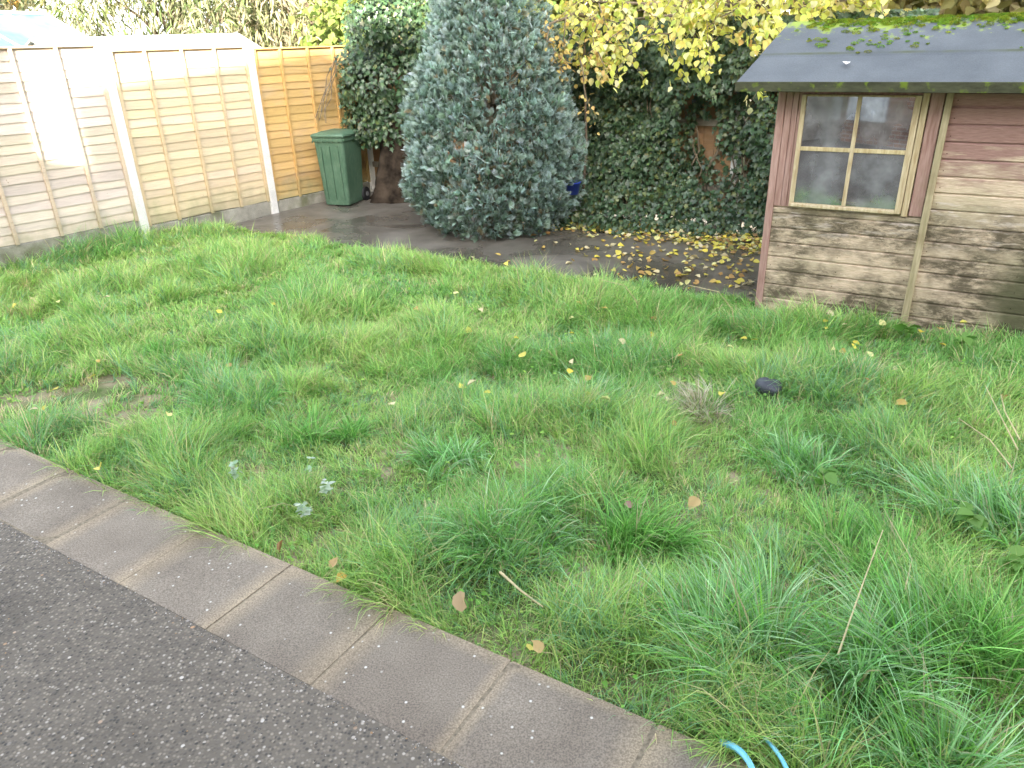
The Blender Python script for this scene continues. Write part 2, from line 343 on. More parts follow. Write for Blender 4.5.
fence = empty('garden_fence', (float(FP2[0]), float(FP2[1]), 0), DANG, 'long waney lap wooden fence with concrete posts along the left of the lawn', 'fence')
def post(parent, s, h, w=.052):
    b_ = MB(); b_.prism([(s-w, 0-.055), (s+w, -.055), (s+w, .055), (s-w, .055)], 'z', -.02, h-.03)
    b_.add([(s-w, -.055, h-.03), (s+w, -.055, h-.03), (s+w, .055, h-.03), (s-w, .055, h-.03), (s-w*.5, -.028, h), (s+w*.5, -.028, h), (s+w*.5, .028, h), (s-w*.5, .028, h)],
           [(0, 1, 5, 4), (1, 2, 6, 5), (2, 3, 7, 6), (3, 0, 4, 7), (4, 5, 6, 7)])
    return b_.build('concrete_post', m_post, parent, bevel=.006)
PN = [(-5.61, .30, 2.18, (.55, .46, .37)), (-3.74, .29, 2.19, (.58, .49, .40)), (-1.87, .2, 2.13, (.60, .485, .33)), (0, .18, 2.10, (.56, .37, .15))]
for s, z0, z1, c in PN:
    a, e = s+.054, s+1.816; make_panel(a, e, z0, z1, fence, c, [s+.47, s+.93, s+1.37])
    gb = MB(); gb.box((a, -.022, -.02), (e, .022, z0-.012)); gb.build('gravel_board', m_gravel, fence, bevel=.006)
for s, h in ((-5.61, 2.26), (-3.74, 2.24), (-1.87, 2.24), (0, 2.19), (1.87, 2.17)): post(fence, s, h)
COR = FP2 + D*1.87
bf = empty('back_fence', (float(COR[0]), float(COR[1]), 0), UANG, 'weathered brown wooden fence mostly hidden behind the ivy at the back', 'fence')
def plank_panel(s0, s1):
    v = MB(); s = s0
    while s < s1-.02:
        w = min(random.uniform(.12, .15), s1-s); k = random.uniform(.75, 1.15)
        v.box((s+.002, -.01, .05), (s+w-.002, .01+random.uniform(-.003, .003), 1.9+random.uniform(-.01, .01)), (.34*k, .2*k, .1*k)); s += w
    o = v.build('fence_panel', m_fence, bf)
    for z in (.4, 1.15, 1.75):
        q = MB(); q.box((s0, -.05, z), (s1, -.012, z+.08), (.34, .3, .24)); q.build('rail', m_fence, o, bevel=.004)
for i in range(5):
    plank_panel(.1+i*1.9, 1.9+i*1.9)
for i in range(1, 6): post(bf, i*1.9, 2.0)
# ---------------------------------------------------------------- garden shed
SO = np.array([2.099, 5.976]); shed = empty('garden_shed', (float(SO[0]), float(SO[1]), 0), UANG, 'weathered pink and bare timber garden shed with a mossy felt roof', 'shed')
def shed_mat():
    k = NM('shed_boards', .85, .15); s = k.sep(); a = k.attr()
    st = k.noise(3, 8, k.map((1.3, 1, 9)), .65, .3); fine = k.noise(9, 6, k.map((1.5, 1, 26)), .65); big = k.noise(1.9, 5, k.map((1, 1, 1.5)))
    # faded paint high on the wall, bare wood where it has washed off
    zz = k.math('ADD', s[2], k.math('MULTIPLY', k.math('SUBTRACT', st, .5), 1.1)); zz = k.math('ADD', zz, k.math('MULTIPLY', k.math('SUBTRACT', big, .5), .5))
    pm_ = k.ramp(k.math('MULTIPLY', zz, .5), [(.54, 0.0), (.68, 1.0)])
    paint = k.mix(k.ramp(fine, [(.3, 0.0), (.7, 1.0)]), (.22, .125, .10), (.38, .24, .205))
    bare = k.mix(k.ramp(fine, [(.3, 0.0), (.6, 1.0)]), (.35, .25, .155), (.68, .55, .41))
    bare = k.mix(k.ramp(big, [(.45, 0.0), (.7, .5)]), bare, (.3, .3, .17))
    c = k.mix(pm_, bare, paint)
    # dirt and mould, more of it low down and to the right
    lo = k.ramp(s[2], [(.15, .55), (.9, .25), (1.2, .0)])
    dm_ = k.math('MULTIPLY', k.ramp(k.noise(3.0, 10, k.map((1.7, 1, 5.0)), .78, .3), [(.37, 0.0), (.54, 1.0)]), 1.0)
    pt = k.ramp(k.noise(2.3, 5, k.map((1, 1, 1.5)), .6), [(.38, .12), (.54, 1.0)]); dm_ = k.math('MULTIPLY', dm_, pt); dl = k.math('MULTIPLY', dm_, k.ramp(s[2], [(.0, .95), (.8, .9), (1.15, .35), (1.5, 0.0)]))
    c = k.mix(dl, c, (.085, .07, .045))
    # dark green patch at the lower right
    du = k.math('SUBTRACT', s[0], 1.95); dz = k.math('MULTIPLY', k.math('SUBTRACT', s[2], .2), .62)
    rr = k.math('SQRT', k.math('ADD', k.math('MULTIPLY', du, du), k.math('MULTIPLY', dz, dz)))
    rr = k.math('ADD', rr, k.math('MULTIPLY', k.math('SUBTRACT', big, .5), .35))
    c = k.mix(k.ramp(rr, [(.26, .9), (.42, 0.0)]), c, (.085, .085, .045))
    # pale chips
    ch = k.noise(6, 6, k.map((.6, 1, 3.5)), .65); c = k.mix(k.math('MULTIPLY', k.ramp(ch, [(.54, 0.0), (.64, .75)]), k.ramp(s[2], [(.6, 0.0), (.8, 1.0), (1.3, 1.0), (1.5, .0)])), c, (.62, .54, .47))
    kn = k.noise(14, 2, k.map((1, 1, 1.6))); c = k.mix(k.ramp(kn, [(.74, 0.0), (.78, .7)]), c, (.11, .07, .04))
    c = k.mix(1.0, c, a, 'MULTIPLY'); k.col(c); k.bump(fine, .6, .005); return k.m
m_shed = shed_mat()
def boards(mb, u0, u1, z0, z1, pitch, vy=0.0):
    z = z0
    while z < z1-.005:
        zt = min(z+pitch, z1); t = random.uniform(.9, 1.08); e = random.uniform(0, .002)
        # ship-lap profile: flat face, scooped top edge tucked under the next board
        if vy == 0 and zt-z > .08:
            for un in (u0+.03, (u0+u1)/2+random.uniform(-.01, .01), u1-.035): mb.box((un-.003, vy-e-.0028, z+.03), (un+.003, vy+.001, z+.036), (.22, .17, .14))
        mb.prism([(vy-e, z), (vy-e-.001, zt-.020), (vy+.012, zt-.009), (vy+.015, zt), (vy+.02, zt), (vy+.02, z)], 'x', u0, u1, (t, t, t)); z = zt
SW = 2.42; EZ = 1.745
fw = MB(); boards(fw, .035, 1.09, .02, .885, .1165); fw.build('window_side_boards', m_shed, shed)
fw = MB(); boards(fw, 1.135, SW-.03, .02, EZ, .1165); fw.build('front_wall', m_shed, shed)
for (x0, x1) in ((.002, .02), (SW-.02, SW-.002)):
    sw = MB(); sw.prism([(.022, .02), (1.5, .02), (1.5, EZ), (.76, 2.13), (.022, EZ)], 'x', x0, x1, (1, 1, 1)); sw.build('gable_wall', m_shed, shed)
bw = MB(); boards(bw, .02, SW-.02, .02, EZ-.02, .1165, 1.5); bw.build('back_wall', m_shed, shed)
fl = MB(); fl.box((.03, .03, .02), (SW-.03, 1.48, .06), (.6, .6, .6)); fl.build('floor_board', m_shed, shed)
def trim_mat(name, c1, c2):
    k = NM(name, .85, .15); n = k.noise(4, 6, k.map((14, 14, 1.2)), .65); big = k.noise(5, 4)
    s = k.sep(); c = k.mix(k.ramp(n, [(.35, 0.0), (.65, 1.0)]), c1, c2)
    c = k.mix(k.ramp(big, [(.55, 0.0), (.75, .5)]), c, (.2, .15, .08)); c = k.mix(1.0, c, k.attr(), 'MULTIPLY'); k.col(c); k.bump(n, .4, .003); return k.m
m_pink = trim_mat('pink_boards', (.26, .15, .12), (.41, .27, .23)); m_cream = trim_mat('weathered_frame', (.36, .27, .15), (.56, .48, .32)); 
m_olive = trim_mat('bare_batten', (.27, .23, .13), (.44, .37, .24))
one = (1, 1, 1)
t = MB(); t.box((-.022, -.012, .02), (.034, .03, EZ), one); t.build('corner_trim', m_pink, shed, bevel=.003)
t = MB(); t.box((.036, -.004, .885), (.085, .02, EZ), one); t.box((.088, -.008, .885), (.128, .02, EZ), (.93, .93, .93)); t.box((.13, -.002, .885), (.165, .02, EZ), one); t.build('jamb_board', m_pink, shed, bevel=.002)
t = MB(); t.box((1.0, -.006, .885), (1.084, .02, EZ), one); t.build('jamb_board', m_pink, shed, bevel=.002)
t = MB(); t.prism([(1.086, .06), (1.11, .03), (1.138, .07), (1.136, EZ), (1.092, EZ)], 'y', -.03, .002, one); t.build('cover_strip', m_olive, shed, bevel=.003)
t = MB(); t.box((SW-.03, -.014, .02), (SW+.02, .03, EZ), one); t.build('corner_trim', m_pink, shed, bevel=.003)
t = MB(); t.box((.166, -.006, 1.715), (.998, .02, EZ), one); t.build('head_board', m_pink, shed, bevel=.002)
win = empty('window', (0, 0, 0)); win.parent = shed
win_f = MB(); y0 = -.028
GX0, GX1, GZ0, GZ1 = .185, .905, .925, 1.70
win_f.box((GX0-.032, y0, GZ0-.005), (GX0, .01, GZ1+.012), one); win_f.box((GX1, y0, GZ0-.03), (GX1+.042, .01, GZ1+.012), one)
win_f.box((GX1+.046, y0+.008, GZ0-.045), (GX1+.088, .01, GZ1+.03), (.95, .93, .9))
win_f.box((GX0, y0+.004, GZ1), (GX1, .01, GZ1+.014), (.8, .75, .7)); fr_ = win_f.build('window_frame', m_cream, shed, bevel=.003)
bpy.data.objects.remove(win)
gb = MB(); xm = (GX0+GX1)/2+.005; gb.box((xm-.014, y0+.003, GZ0), (xm+.014, 0, GZ1), one); gb.build('glazing_bar', m_cream, fr_, bevel=.003)
gb = MB(); gb.box((GX0, y0+.006, 1.315), (GX1, -.001, 1.345), (1.05, 1.05, .95)); gb.build('glazing_bar', m_cream, fr_, bevel=.003)
gb = MB(); gb.prism([(y0-.012, GZ0-.03), (y0-.012, GZ0-.008), (.01, GZ0+.002), (.01, GZ0-.03)], 'x', GX0-.03, GX1+.0, one); gb.build('sill', m_cream, fr_, bevel=.003)
def pane_mat():
    k = NM('dirty_glass', .12, .6); n = k.noise(3.2, 4); f = k.noise(60, 4); s = k.noise(20, 5, k.map((3, 1, .6)))
    c = k.mix(k.ramp(n, [(.35, 0.0), (.7, 1.0)]), (.03, .026, .025), (.26, .27, .28)); c = k.mix(k.ramp(s, [(.62, 0.0), (.8, .4)]), c, (.3, .31, .3))
    k.col(c); gl = k.N('ShaderNodeBsdfGlossy'); gl.inputs['Roughness'].default_value = .02; gl.inputs[0].default_value = (.9, .93, 1, 1)
    mx = k.N('ShaderNodeMixShader'); k.L(k.ramp(k.noise(3.5, 6, rough=.6), [(.4, .36), (.6, .1)]), mx.inputs[0]); k.L(k.b.outputs[0], mx.inputs[1]); k.L(gl.outputs[0], mx.inputs[2]); k.L(mx.outputs[0], k.out.inputs[0])
    return k.m
m_pane = pane_mat()
for (a, b_) in ((GX0, xm-.014), (xm+.014, GX1)):
    for (c_, d_) in ((GZ0, 1.315), (1.345, GZ1)):
        p = MB(); p.box((a, -.012, c_), (b_, -.008, d_)); p.build('pane', m_pane, fr_)
# roof: two felted slopes; eave -.2 in front, ridge above the middle
def felt_mat():
    k = NM('roof_felt', .6, .4); n = k.noise(3, 6); f = k.noise(120, 3); s = k.sep()
    c = k.mix(k.ramp(n, [(.35, 0.0), (.7, 1.0)]), (.058, .067, .075), (.088, .099, .108)); c = k.mix(.5, c, k.ramp(f, [(.35, .7), (.65, 1.25)]), 'MULTIPLY')
    sm_ = k.ramp(k.math('ABSOLUTE', k.math('SUBTRACT', s[1], .225)), [(.006, 1.0), (.022, 0.0)]); c = k.mix(k.math('MULTIPLY', sm_, k.ramp(k.noise(6, 4), [(.35, .2), (.6, .9)])), c, (.045, .055, .02))
    mo = k.noise(9, 6, rough=.7); am = k.math('ADD', k.math('MULTIPLY', s[1], .55), mo)
    c = k.mix(k.ramp(am, [(.84, 0.0), (.92, .9)]), c, (.2, .27, .02))
    e = k.math('MULTIPLY', k.ramp(k.math('MULTIPLY', s[2], .5), [(.898, 1.0), (.902, 0.0)]), k.ramp(k.noise(5, 5), [(.35, .55), (.6, .97)])); c = k.mix(e, c, (.022, .026, .010))
    k.col(c); k.bump(f, .4, .003); return k.m
m_felt = felt_mat()
ev = -.2; ez = 1.81; rv = .76; rz_ = 2.207; UE = -.3; UR = -.17; UE2 = SW+.12
def roofpt(u, v): return ez + (rz_-ez)*(v-ev)/(rv-ev)
nu, nv = 60, 20; vv = []; 
rf = MB(); vs = []; fs = []
for j in range(nv+1):
    v = ev+(rv-ev)*j/nv; ul = UE+(UR-UE)*j/nv
    step = .007 if v < .22 else 0.0
    for i in range(nu+1):
        u = ul+(UE2-ul)*i/nu; z = roofpt(u, v)+.006*(float(fbm(u, v, 3, 4))-.5) - .0
        if v < .22: z -= .006
        vs.append((u, v, z))
for j in range(nv):
    for i in range(nu): a = j*(nu+1)+i; fs.append((a, a+1, a+nu+2, a+nu+1))
n0 = len(vs)
for i in range(nu+1):                     # folded-down front lip
    u = UE+(UE2-UE)*i/nu; vs.append((u, ev-.004, ez-.062+.004*math.sin(u*9)))
for i in range(nu): fs.append((n0+i, n0+i+1, i+1, i))
n1 = len(vs); 
for j in range(nv+1):                     # verge lip
    v = ev+(rv-ev)*j/nv; ul = UE+(UR-UE)*j/nv; vs.append((ul, v, roofpt(ul, v)-.05))
for j in range(nv): a = j*(nu+1); fs.append((a, a+nu+1, n1+j+1, n1+j))
rf.add(vs, fs)
rf.add([(UR, rv, rz_), (UE2, rv, rz_), (UE2, 1.72, 1.81), (UE, 1.72, 1.81), (UE, 1.72, 1.75), (UE2, 1.72, 1.75)], [(0, 1, 2, 3), (3, 2, 5, 4)])
rf.add([(UE+.01, ev+.01, ez-.055), (UE2, ev+.01, ez-.055), (UE2, rv, rz_-.05), (UR+.01, rv, rz_-.05), (UE2, 1.71, 1.76), (UE+.01, 1.71, 1.76)], [(3, 2, 1, 0), (5, 4, 2, 3)])
roof = rf.build('roof', m_felt, shed)
k = NM('mossy_fascia', .9, .1); n_1 = k.noise(7, 6, k.map((1, 1, 3)), .7); c = k.mix(k.ramp(n_1, [(.3, 0.0), (.6, 1.0)]), (.028, .03, .018), (.065, .068, .04))
c = k.mix(k.ramp(k.noise(12, 5), [(.56, 0.0), (.66, .85)]), c, (.12, .17, .02)); k.col(c); k.bump(n_1, .6, .006)
fb = MB(); fb.box((UE+.002, ev-.024, ez-.066), (UE2, ev-.006, ez+.001)); fb.build('fascia', k.m, shed, bevel=.003)
# moss cushions: short green tufts along the ridge and here and there on the felt
def blades(name, base, az, e0, e1, L, wd, col, seg=3, tipcol=None):
    """one mesh of curved tapering blades; arrays of equal length n"""
    n = len(az); t = np.linspace(0, 1, seg+1); e = e0[:, None]+(e1-e0)[:, None]*t[None]
    dh = np.cos(e)*L[:, None]/seg; dz = np.sin(e)*L[:, None]/seg
    h = np.concatenate([np.zeros((n, 1)), np.cumsum(dh[:, :-1], 1)], 1); z = np.concatenate([np.zeros((n, 1)), np.cumsum(dz[:, :-1], 1)], 1)
    cx, sx = np.cos(az)[:, None], np.sin(az)[:, None]
    cen = np.stack([base[:, 0:1]+h*cx, base[:, 1:2]+h*sx, base[:, 2:3]+z], -1)
    tw = az + np.pi/2 + rng.uniform(-.9, .9, n); w = wd[:, None]*(1-t[None]**1.6)*.5
    wx = np.cos(tw)[:, None]*w; wy = np.sin(tw)[:, None]*w; wz = w*rng.uniform(-.5, .5, (n, 1))
    off = np.stack([wx, wy, wz], -1)[:, :-1]
    lft = cen[:, :-1]-off; rgt = cen[:, :-1]+off; tip = cen[:, -1:]
    vs = np.concatenate([lft, rgt, tip], 1); nvb = 2*seg+1
    b0 = (np.arange(n)*nvb)[:, None]
    q = [np.stack([b0[:, 0]+k, b0[:, 0]+seg+k, b0[:, 0]+seg+k+1, b0[:, 0]+k+1], -1) for k in range(seg-1)]
    tri = np.stack([b0[:, 0]+seg-1, b0[:, 0]+2*seg-1, b0[:, 0]+2*seg], -1)
    cc = np.repeat(col[:, None], nvb, 1)
    if tipcol is not None:
        tt = np.concatenate([t[:-1], t[:-1], [1]])[None, :, None]; cc = cc*(1-tt) + tipcol[:, None]*tt
    return np_mesh(name, vs.reshape(-1, 3), [np.concatenate(q), tri], False, cc.reshape(-1, 3))
def mossobj():
    bs = []; cc = []
    for _ in range(1000):
        u = random.uniform(UR+.05, UE2); k = random.random()
        v = rv - abs(random.gauss(0, .07)) if k < .75 else random.uniform(.2, rv)
        if fbm(u, v, 3.0, 21) < (.44 if k < .75 else .55): continue
        r_ = random.uniform(.006, .024); m = int(25+r_*2600)
        a = rng.uniform(0, 6.28, m); rr = r_*np.sqrt(rng.random(m))
        x = u+np.cos(a)*rr*1.4; y = np.clip(v+np.sin(a)*rr, ev, rv); z = roofpt(x, y)+.003+.5*(r_-rr)*.8
        bs.append(np.stack([x, y, z], -1)); cc.append(np.tile(np.array([.20, .26, .025])*random.uniform(.6, 1.4)*np.array([random.uniform(.6, 1.2), 1, 1]), (m, 1)))
    bs = np.concatenate(bs); cc = np.concatenate(cc)*rng.uniform(.75, 1.25, (len(bs), 1)); n = len(bs)
    me = blades('moss', bs, rng.uniform(0, 6.28, n), rng.uniform(.3, 1.5, n), rng.uniform(.3, 1.3, n), rng.uniform(.005, .012, n), rng.uniform(.003, .006, n), cc, 2)
    o = link('moss', me, leafmat('moss_tufts', .8, .1, .3), roof); o['kind'] = 'stuff'; return o
mossobj()
# ---------------------------------------------------------------- leaf clouds
def cloud(name, tv, tf, pos, nrm, upd, scale, col, tcol=None):
    """copies of a leaf template (tv: k x 3, x across, y along, z out) at pos; nrm = facing, upd = pointing"""
    n = len(pos); z = nrm/np.linalg.norm(nrm, axis=1, keepdims=True)
    y = upd - z*(upd*z).sum(1, keepdims=True); y /= np.linalg.norm(y, axis=1, keepdims=True)+1e-9; x = np.cross(y, z)
    R = np.stack([x, y, z], -1)                      # n,3,3 columns
    tv = np.asarray(tv, float); v = np.einsum('nij,kj->nki', R, tv)*scale[:, None, None] + pos[:, None]
    k = len(tv); off = (np.arange(n)*k)[:, None, None]
    fl_ = []
    for f in tf: f = np.asarray(f); fl_.append((f[None]+off).reshape(-1, f.shape[-1]))
    cc = np.repeat(col[:, None], k, 1)
    if tcol is not None: cc = cc*np.asarray(tcol)[None, :, :]
    return np_mesh(name, v.reshape(-1, 3), fl_, False, cc.reshape(-1, 3))
IVY_V = [(0, 0, 0), (.38, -.12, .04), (.30, .22, .03), (.52, .42, .1), (.22, .52, .03), (0, 1.0, .1), (-.22, .52, .03), (-.52, .42, .1), (-.30, .22, .03), (-.38, -.12, .04), (0, .45, -.05)]
IVY_F = [[(0, 1, 10), (1, 2, 10), (2, 3, 10), (3, 4, 10), (4, 5, 10), (5, 6, 10), (6, 7, 10), (7, 8, 10), (8, 9, 10), (9, 0, 10)]]
LEAF_V = [(0, 0, 0), (.3, .12, .05), (.42, .42, .09), (.22, .8, .04), (0, 1.05, -.06), (-.22, .8, .04), (-.42, .42, .09), (-.3, .12, .05), (0, .5, -.03)]
LEAF_F = [[(0, 1, 8), (1, 2, 8), (2, 3, 8), (3, 4, 8), (4, 5, 8), (5, 6, 8), (6, 7, 8), (7, 0, 8)]]
LANCE_V = [(0, 0, 0), (.09, .35, .03), (.06, .75, 0), (0, 1.05, -.1), (-.06, .75, 0), (-.09, .35, .03), (0, .4, -.02)]
LANCE_F = [[(0, 1, 6), (1, 2, 6), (2, 3, 6), (3, 4, 6), (4, 5, 6), (5, 0, 6)]]
def pick(cols, n, jit=.2, w=None):
    c = np.array(cols)[rng.choice(len(cols), n, p=w)]; return c*rng.uniform(1-jit, 1+jit, (n, 1))*rng.uniform(1-jit*.4, 1+jit*.4, (n, 3))
# ---- ivy hedge against the back fence (wall of leaves, with a bare patch where the boards show)
hedge = empty('ivy_hedge', uv(-3.0, 8.6)+(0,), 0, 'tall dark green ivy covering the back fence between the cypress and the shed', 'hedge')
hl = np.array([hedge.location.x, hedge.location.y, 0])
vb = float(np.dot(COR, V)); ub = float(np.dot(COR, U))
def ivywall(n, u0, u1, zt, layers=.22, seed=0):
    u = rng.uniform(u0, u1, n); z = rng.uniform(0, 1, n)**.9*zt
    bulge = .38+.75*(fbm(u, z, 1.6, 31, 3)-.5) + .20*(fbm(u, z, 6, 41, 2)-.5); bulge += .62*np.exp(-((z+.05)/.40)**2)
    bulge = bulge*np.clip((zt+.25-z)/.5, .3, 1)
    # thin patches where boards show
    hole = np.exp(-(((u-.02)/.22)**2+((z-1.12)/.36)**2)) + .8*np.exp(-(((u-.35)/.3)**2+((z-.72)/.25)**2)) + .6*np.exp(-(((u-.5)/.2)**2+((z-1.35)/.3)**2))
    keep = rng.random(n) > hole*1.12
    bulge = np.where(hole > .25, bulge*.45, bulge)
    d = bulge - rng.random(n)**1.5*layers; d = np.maximum(d, .05)
    u, z, d = u[keep], z[keep], d[keep]; v = vb - d
    return u, v, z
u, v, z = ivywall(30000, -2.5, 2.2, 2.3); u = u-2.8
pos = np.stack([U[0]*u+V[0]*v, U[1]*u+V[1]*v, z], -1) - hl; n = len(pos)
nr = np.array([-V[0], -V[1], .35])[None]+rng.normal(0, .42, (n, 3)); ud = np.array([0, 0, -1.0])[None]+rng.normal(0, .45, (n, 3))
me = cloud('ivy', IVY_V, IVY_F, pos, nr, ud, rng.uniform(.035, .075, n), pick([(.036, .072, .032), (.052, .096, .044), (.07, .115, .052), (.085, .12, .036), (.13, .145, .05)], n, .25, [.3, .3, .25, .1, .05]))
link('foliage', me, m_ivy, hedge)
st = MB()
for _ in range(46):
    u_ = random.uniform(-5.2, -.7); zz = 0; p = []
    uu_ = u_
    for k in range(9): x, y = uv(uu_, vb-.09-.04*random.random()); p.append((x-hl[0], y-hl[1], zz)); uu_ += random.uniform(-.12, .12); zz += .22
    st.tube(p, [.014-.001*k for k in range(9)], 5)
st.build('stem', m_twig, hedge)
# ---- ivy bush left of the cypress (over an old stump and the fence corner)
def blob_points(blobs, n, jitter=.1, inner=.35):
    B_ = np.array(blobs); w = B_[:, 3]**2; i = rng.choice(len(B_), n, p=w/w.sum()); d = rng.normal(size=(n, 3)); d /= np.linalg.norm(d, axis=1, keepdims=True)
    rad = B_[i, 3]*(1-inner*rng.random(n)**2)*(1+jitter*rng.normal(size=n))
    sc = np.stack([np.ones(n), np.ones(n), B_[i, 4]], -1); p = B_[i, :3]+d*rad[:, None]*sc
    ins = np.zeros(n, bool)                     # cull the ones deep inside another blob
    for b_ in B_:
        q = (p-b_[:3])/np.array([1, 1, b_[4]]); ins |= (np.linalg.norm(q, axis=1) < b_[3]*(1-inner*1.15))
    return p[~ins], d[~ins]
ib = empty('ivy_bush', (-1.35, 11.2, 0), 0, 'rounded mound of glossy ivy above the bin, left of the blue cypress', 'shrub')
blobs = []
for _ in range(44):
    z_ = random.uniform(1.05, 2.95); x_ = random.uniform(-2.1, -.05); y_ = 11.35 - (x_+1.2)*.3 + random.uniform(-.2, .2)
    if z_ > 2.3: x_ = random.uniform(-1.7, .1)
    blobs.append((x_+1.35, y_-11.2, z_, random.uniform(.28, .5), random.uniform(.9, 1.2)))
pos, d = blob_points(blobs, 32000, .08, .4); n = len(pos)
pos[:, 2] = np.maximum(pos[:, 2], .78+.2*rng.random(n))
me = cloud('ivy', IVY_V, IVY_F, pos, d*.8+np.array([0, -.5, .3])+rng.normal(0, .35, (n, 3)), np.array([0, 0, -1.0])+rng.normal(0, .4, (n, 3)), rng.uniform(.04, .08, n),
           pick([(.03, .065, .025), (.045, .085, .035), (.06, .105, .045), (.10, .13, .045)], n, .25, [.3, .35, .25, .1]))
link('foliage', me, m_ivy, ib)
st = MB()
for k in range(6):
    a = random.uniform(-.3, .4); st.tube([(a*.3, .1, 0), (a*.6, .1, .6), (a*1.2, .15+random.uniform(-.2, .2), 1.3), (a*1.8, .1, 2.3)], [.03, .026, .02, .01], 6)
for k in range(5):      # stray runners on the fence
    p = [(-.95, .2, 2.0)]
    for j in range(5): p.append((p[-1][0]-random.uniform(.02, .1), p[-1][1]-random.uniform(0, .05), p[-1][2]-random.uniform(.1, .22)))
    st.tube(p, .006, 5)
st.build('stem', m_twig, ib)
# old stump / root bank under it
sx = MB(); pts = []; nn = 26
def stump():
    vs = []; fs = []; k = 28; rows = 14
    for j in range(rows+1):
        t_ = j/rows; z_ = t_*1.45; r0 = .36-.1*t_+.12*math.exp(-t_*6)
        for i in range(k):
            a = 2*math.pi*i/k; r_ = r0*(1+.16*math.sin(3*a+1.5+t_)+.09*math.sin(7*a+2*t_)+.05*math.sin(13*a))+.03*(random.random()-.5)
            vs.append((math.cos(a)*r_*1.15+.22*t_, math.sin(a)*r_*.7, z_))
    for j in range(rows):
        for i in range(k): fs.append((j*k+i, j*k+(i+1) % k, (j+1)*k+(i+1) % k, (j+1)*k+i))
    fs.append(tuple(range(rows*k, (rows+1)*k)))
    m = MB(); m.add(vs, fs); return m
m_stump = plain('rough_bark', (.05, .037, .026), .9, .1, 6, .9, 1.5)
so_ = stump().build('tree_stump', m_stump, None, (-1.55, 11.3, -.01), True)
tag(so_, 'rough brown tree stump under the ivy, behind the green bin', 'tree stump')
# ---- blue cypress
cyp = empty('blue_cypress', (-.15, 9.30, 0), 0, 'plump blue-green cypress in the middle of the back edge', 'conifer')
def Rz(z): return np.interp(z, [0, .08, .3, .65, .95, 1.4, 1.9, 2.4, 2.9, 3.3, 3.6], [.72, .82, .94, 1.0, .99, .93, .80, .62, .42, .22, .04])
def frond(k=9):
    vs = []; fs = []; tc = []
    for i in range(k):
        a = (i-(k-1)/2)/((k-1)/2)*.62; L_ = (1-.5*abs(a)**1.2)*(.85+.3*random.random()); y_ = .04
        dx, dy = math.sin(a), math.cos(a); nx, ny = dy, -dx; k0 = len(vs)
        for (t_, w, zc) in ((.1, .012, 0), (.5, .018, .02), (.82, .024, .14)):
            for s_ in (-1, 1): vs.append((dx*t_*L_+nx*w*s_, y_+dy*t_*L_+ny*w*s_, zc+s_*.02))
        vs.append((dx*L_*1.02, y_+dy*L_, .17)); fs += [(k0, k0+1, k0+3, k0+2), (k0+2, k0+3, k0+5, k0+4)]
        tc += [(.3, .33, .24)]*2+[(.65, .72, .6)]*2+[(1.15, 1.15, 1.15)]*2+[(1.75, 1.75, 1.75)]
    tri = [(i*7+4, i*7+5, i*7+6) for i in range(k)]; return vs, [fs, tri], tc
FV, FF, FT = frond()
n = 44000; z = rng.random(n)**.95*3.55; a = rng.uniform(0, 2*np.pi, n)
wr = (rng.random(n) < Rz(z)/1.1) & (fbm(a*2.4, z*1.5, 1.6, 77, 2) > rng.uniform(.12, .42, n)) & (a > np.pi*.8); z, a = z[wr], a[wr]; n = len(z)
ax = a*1.0; lump = 1+.13*(fbm(np.cos(a)*2.2+z*.3, np.sin(a)*2.2+z*1.6, 1.3, 51)-.5)*2 + .10*(vnoise(a*3.2, z*3.4, 1.3, 60)-.5)*2
rad = Rz(z)*lump - rng.random(n)**1.7*.26; rad = np.maximum(rad, .02)
pos = np.stack([np.cos(a)*rad, np.sin(a)*rad, z+.02], -1); outv = np.stack([np.cos(a), np.sin(a), np.zeros(n)], -1)
upd = outv*rng.uniform(.2, .8, (n, 1))+np.array([0, 0, 1])*rng.uniform(.4, 1.2, (n, 1))+rng.normal(0, .38, (n, 3))
tang = np.stack([-np.sin(a), np.cos(a), np.zeros(n)], -1); nr = rng.normal(0, .55, (n, 3)) + tang*rng.choice([-1, 1], (n, 1))*.6 + outv*.3
cc = pick([(.21, .295, .27), (.31, .395, .365), (.18, .27, .2), (.26, .345, .32), (.18, .15, .09)], n, .2, [.3, .27, .17, .21, .05])
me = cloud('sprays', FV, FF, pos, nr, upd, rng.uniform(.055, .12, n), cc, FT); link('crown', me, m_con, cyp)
tr = MB(); tr.tube([(0, 0, -.02), (.01, 0, 1), (0, .02, 2.2), (0, 0, 3.4)], [.09, .075, .05, .012], 9)
for k in range(150):
    z_ = random.uniform(.1, 3.0); a_ = random.uniform(0, 6.28); R_ = float(Rz(z_))*.86
    tr.tube([(0, 0, z_*.85), (math.cos(a_)*R_*.5, math.sin(a_)*R_*.5, z_*.9+.02), (math.cos(a_)*R_, math.sin(a_)*R_, z_+.12)], [.016, .012, .004], 5)
tr.build('trunk', m_twig, cyp, smooth=True)
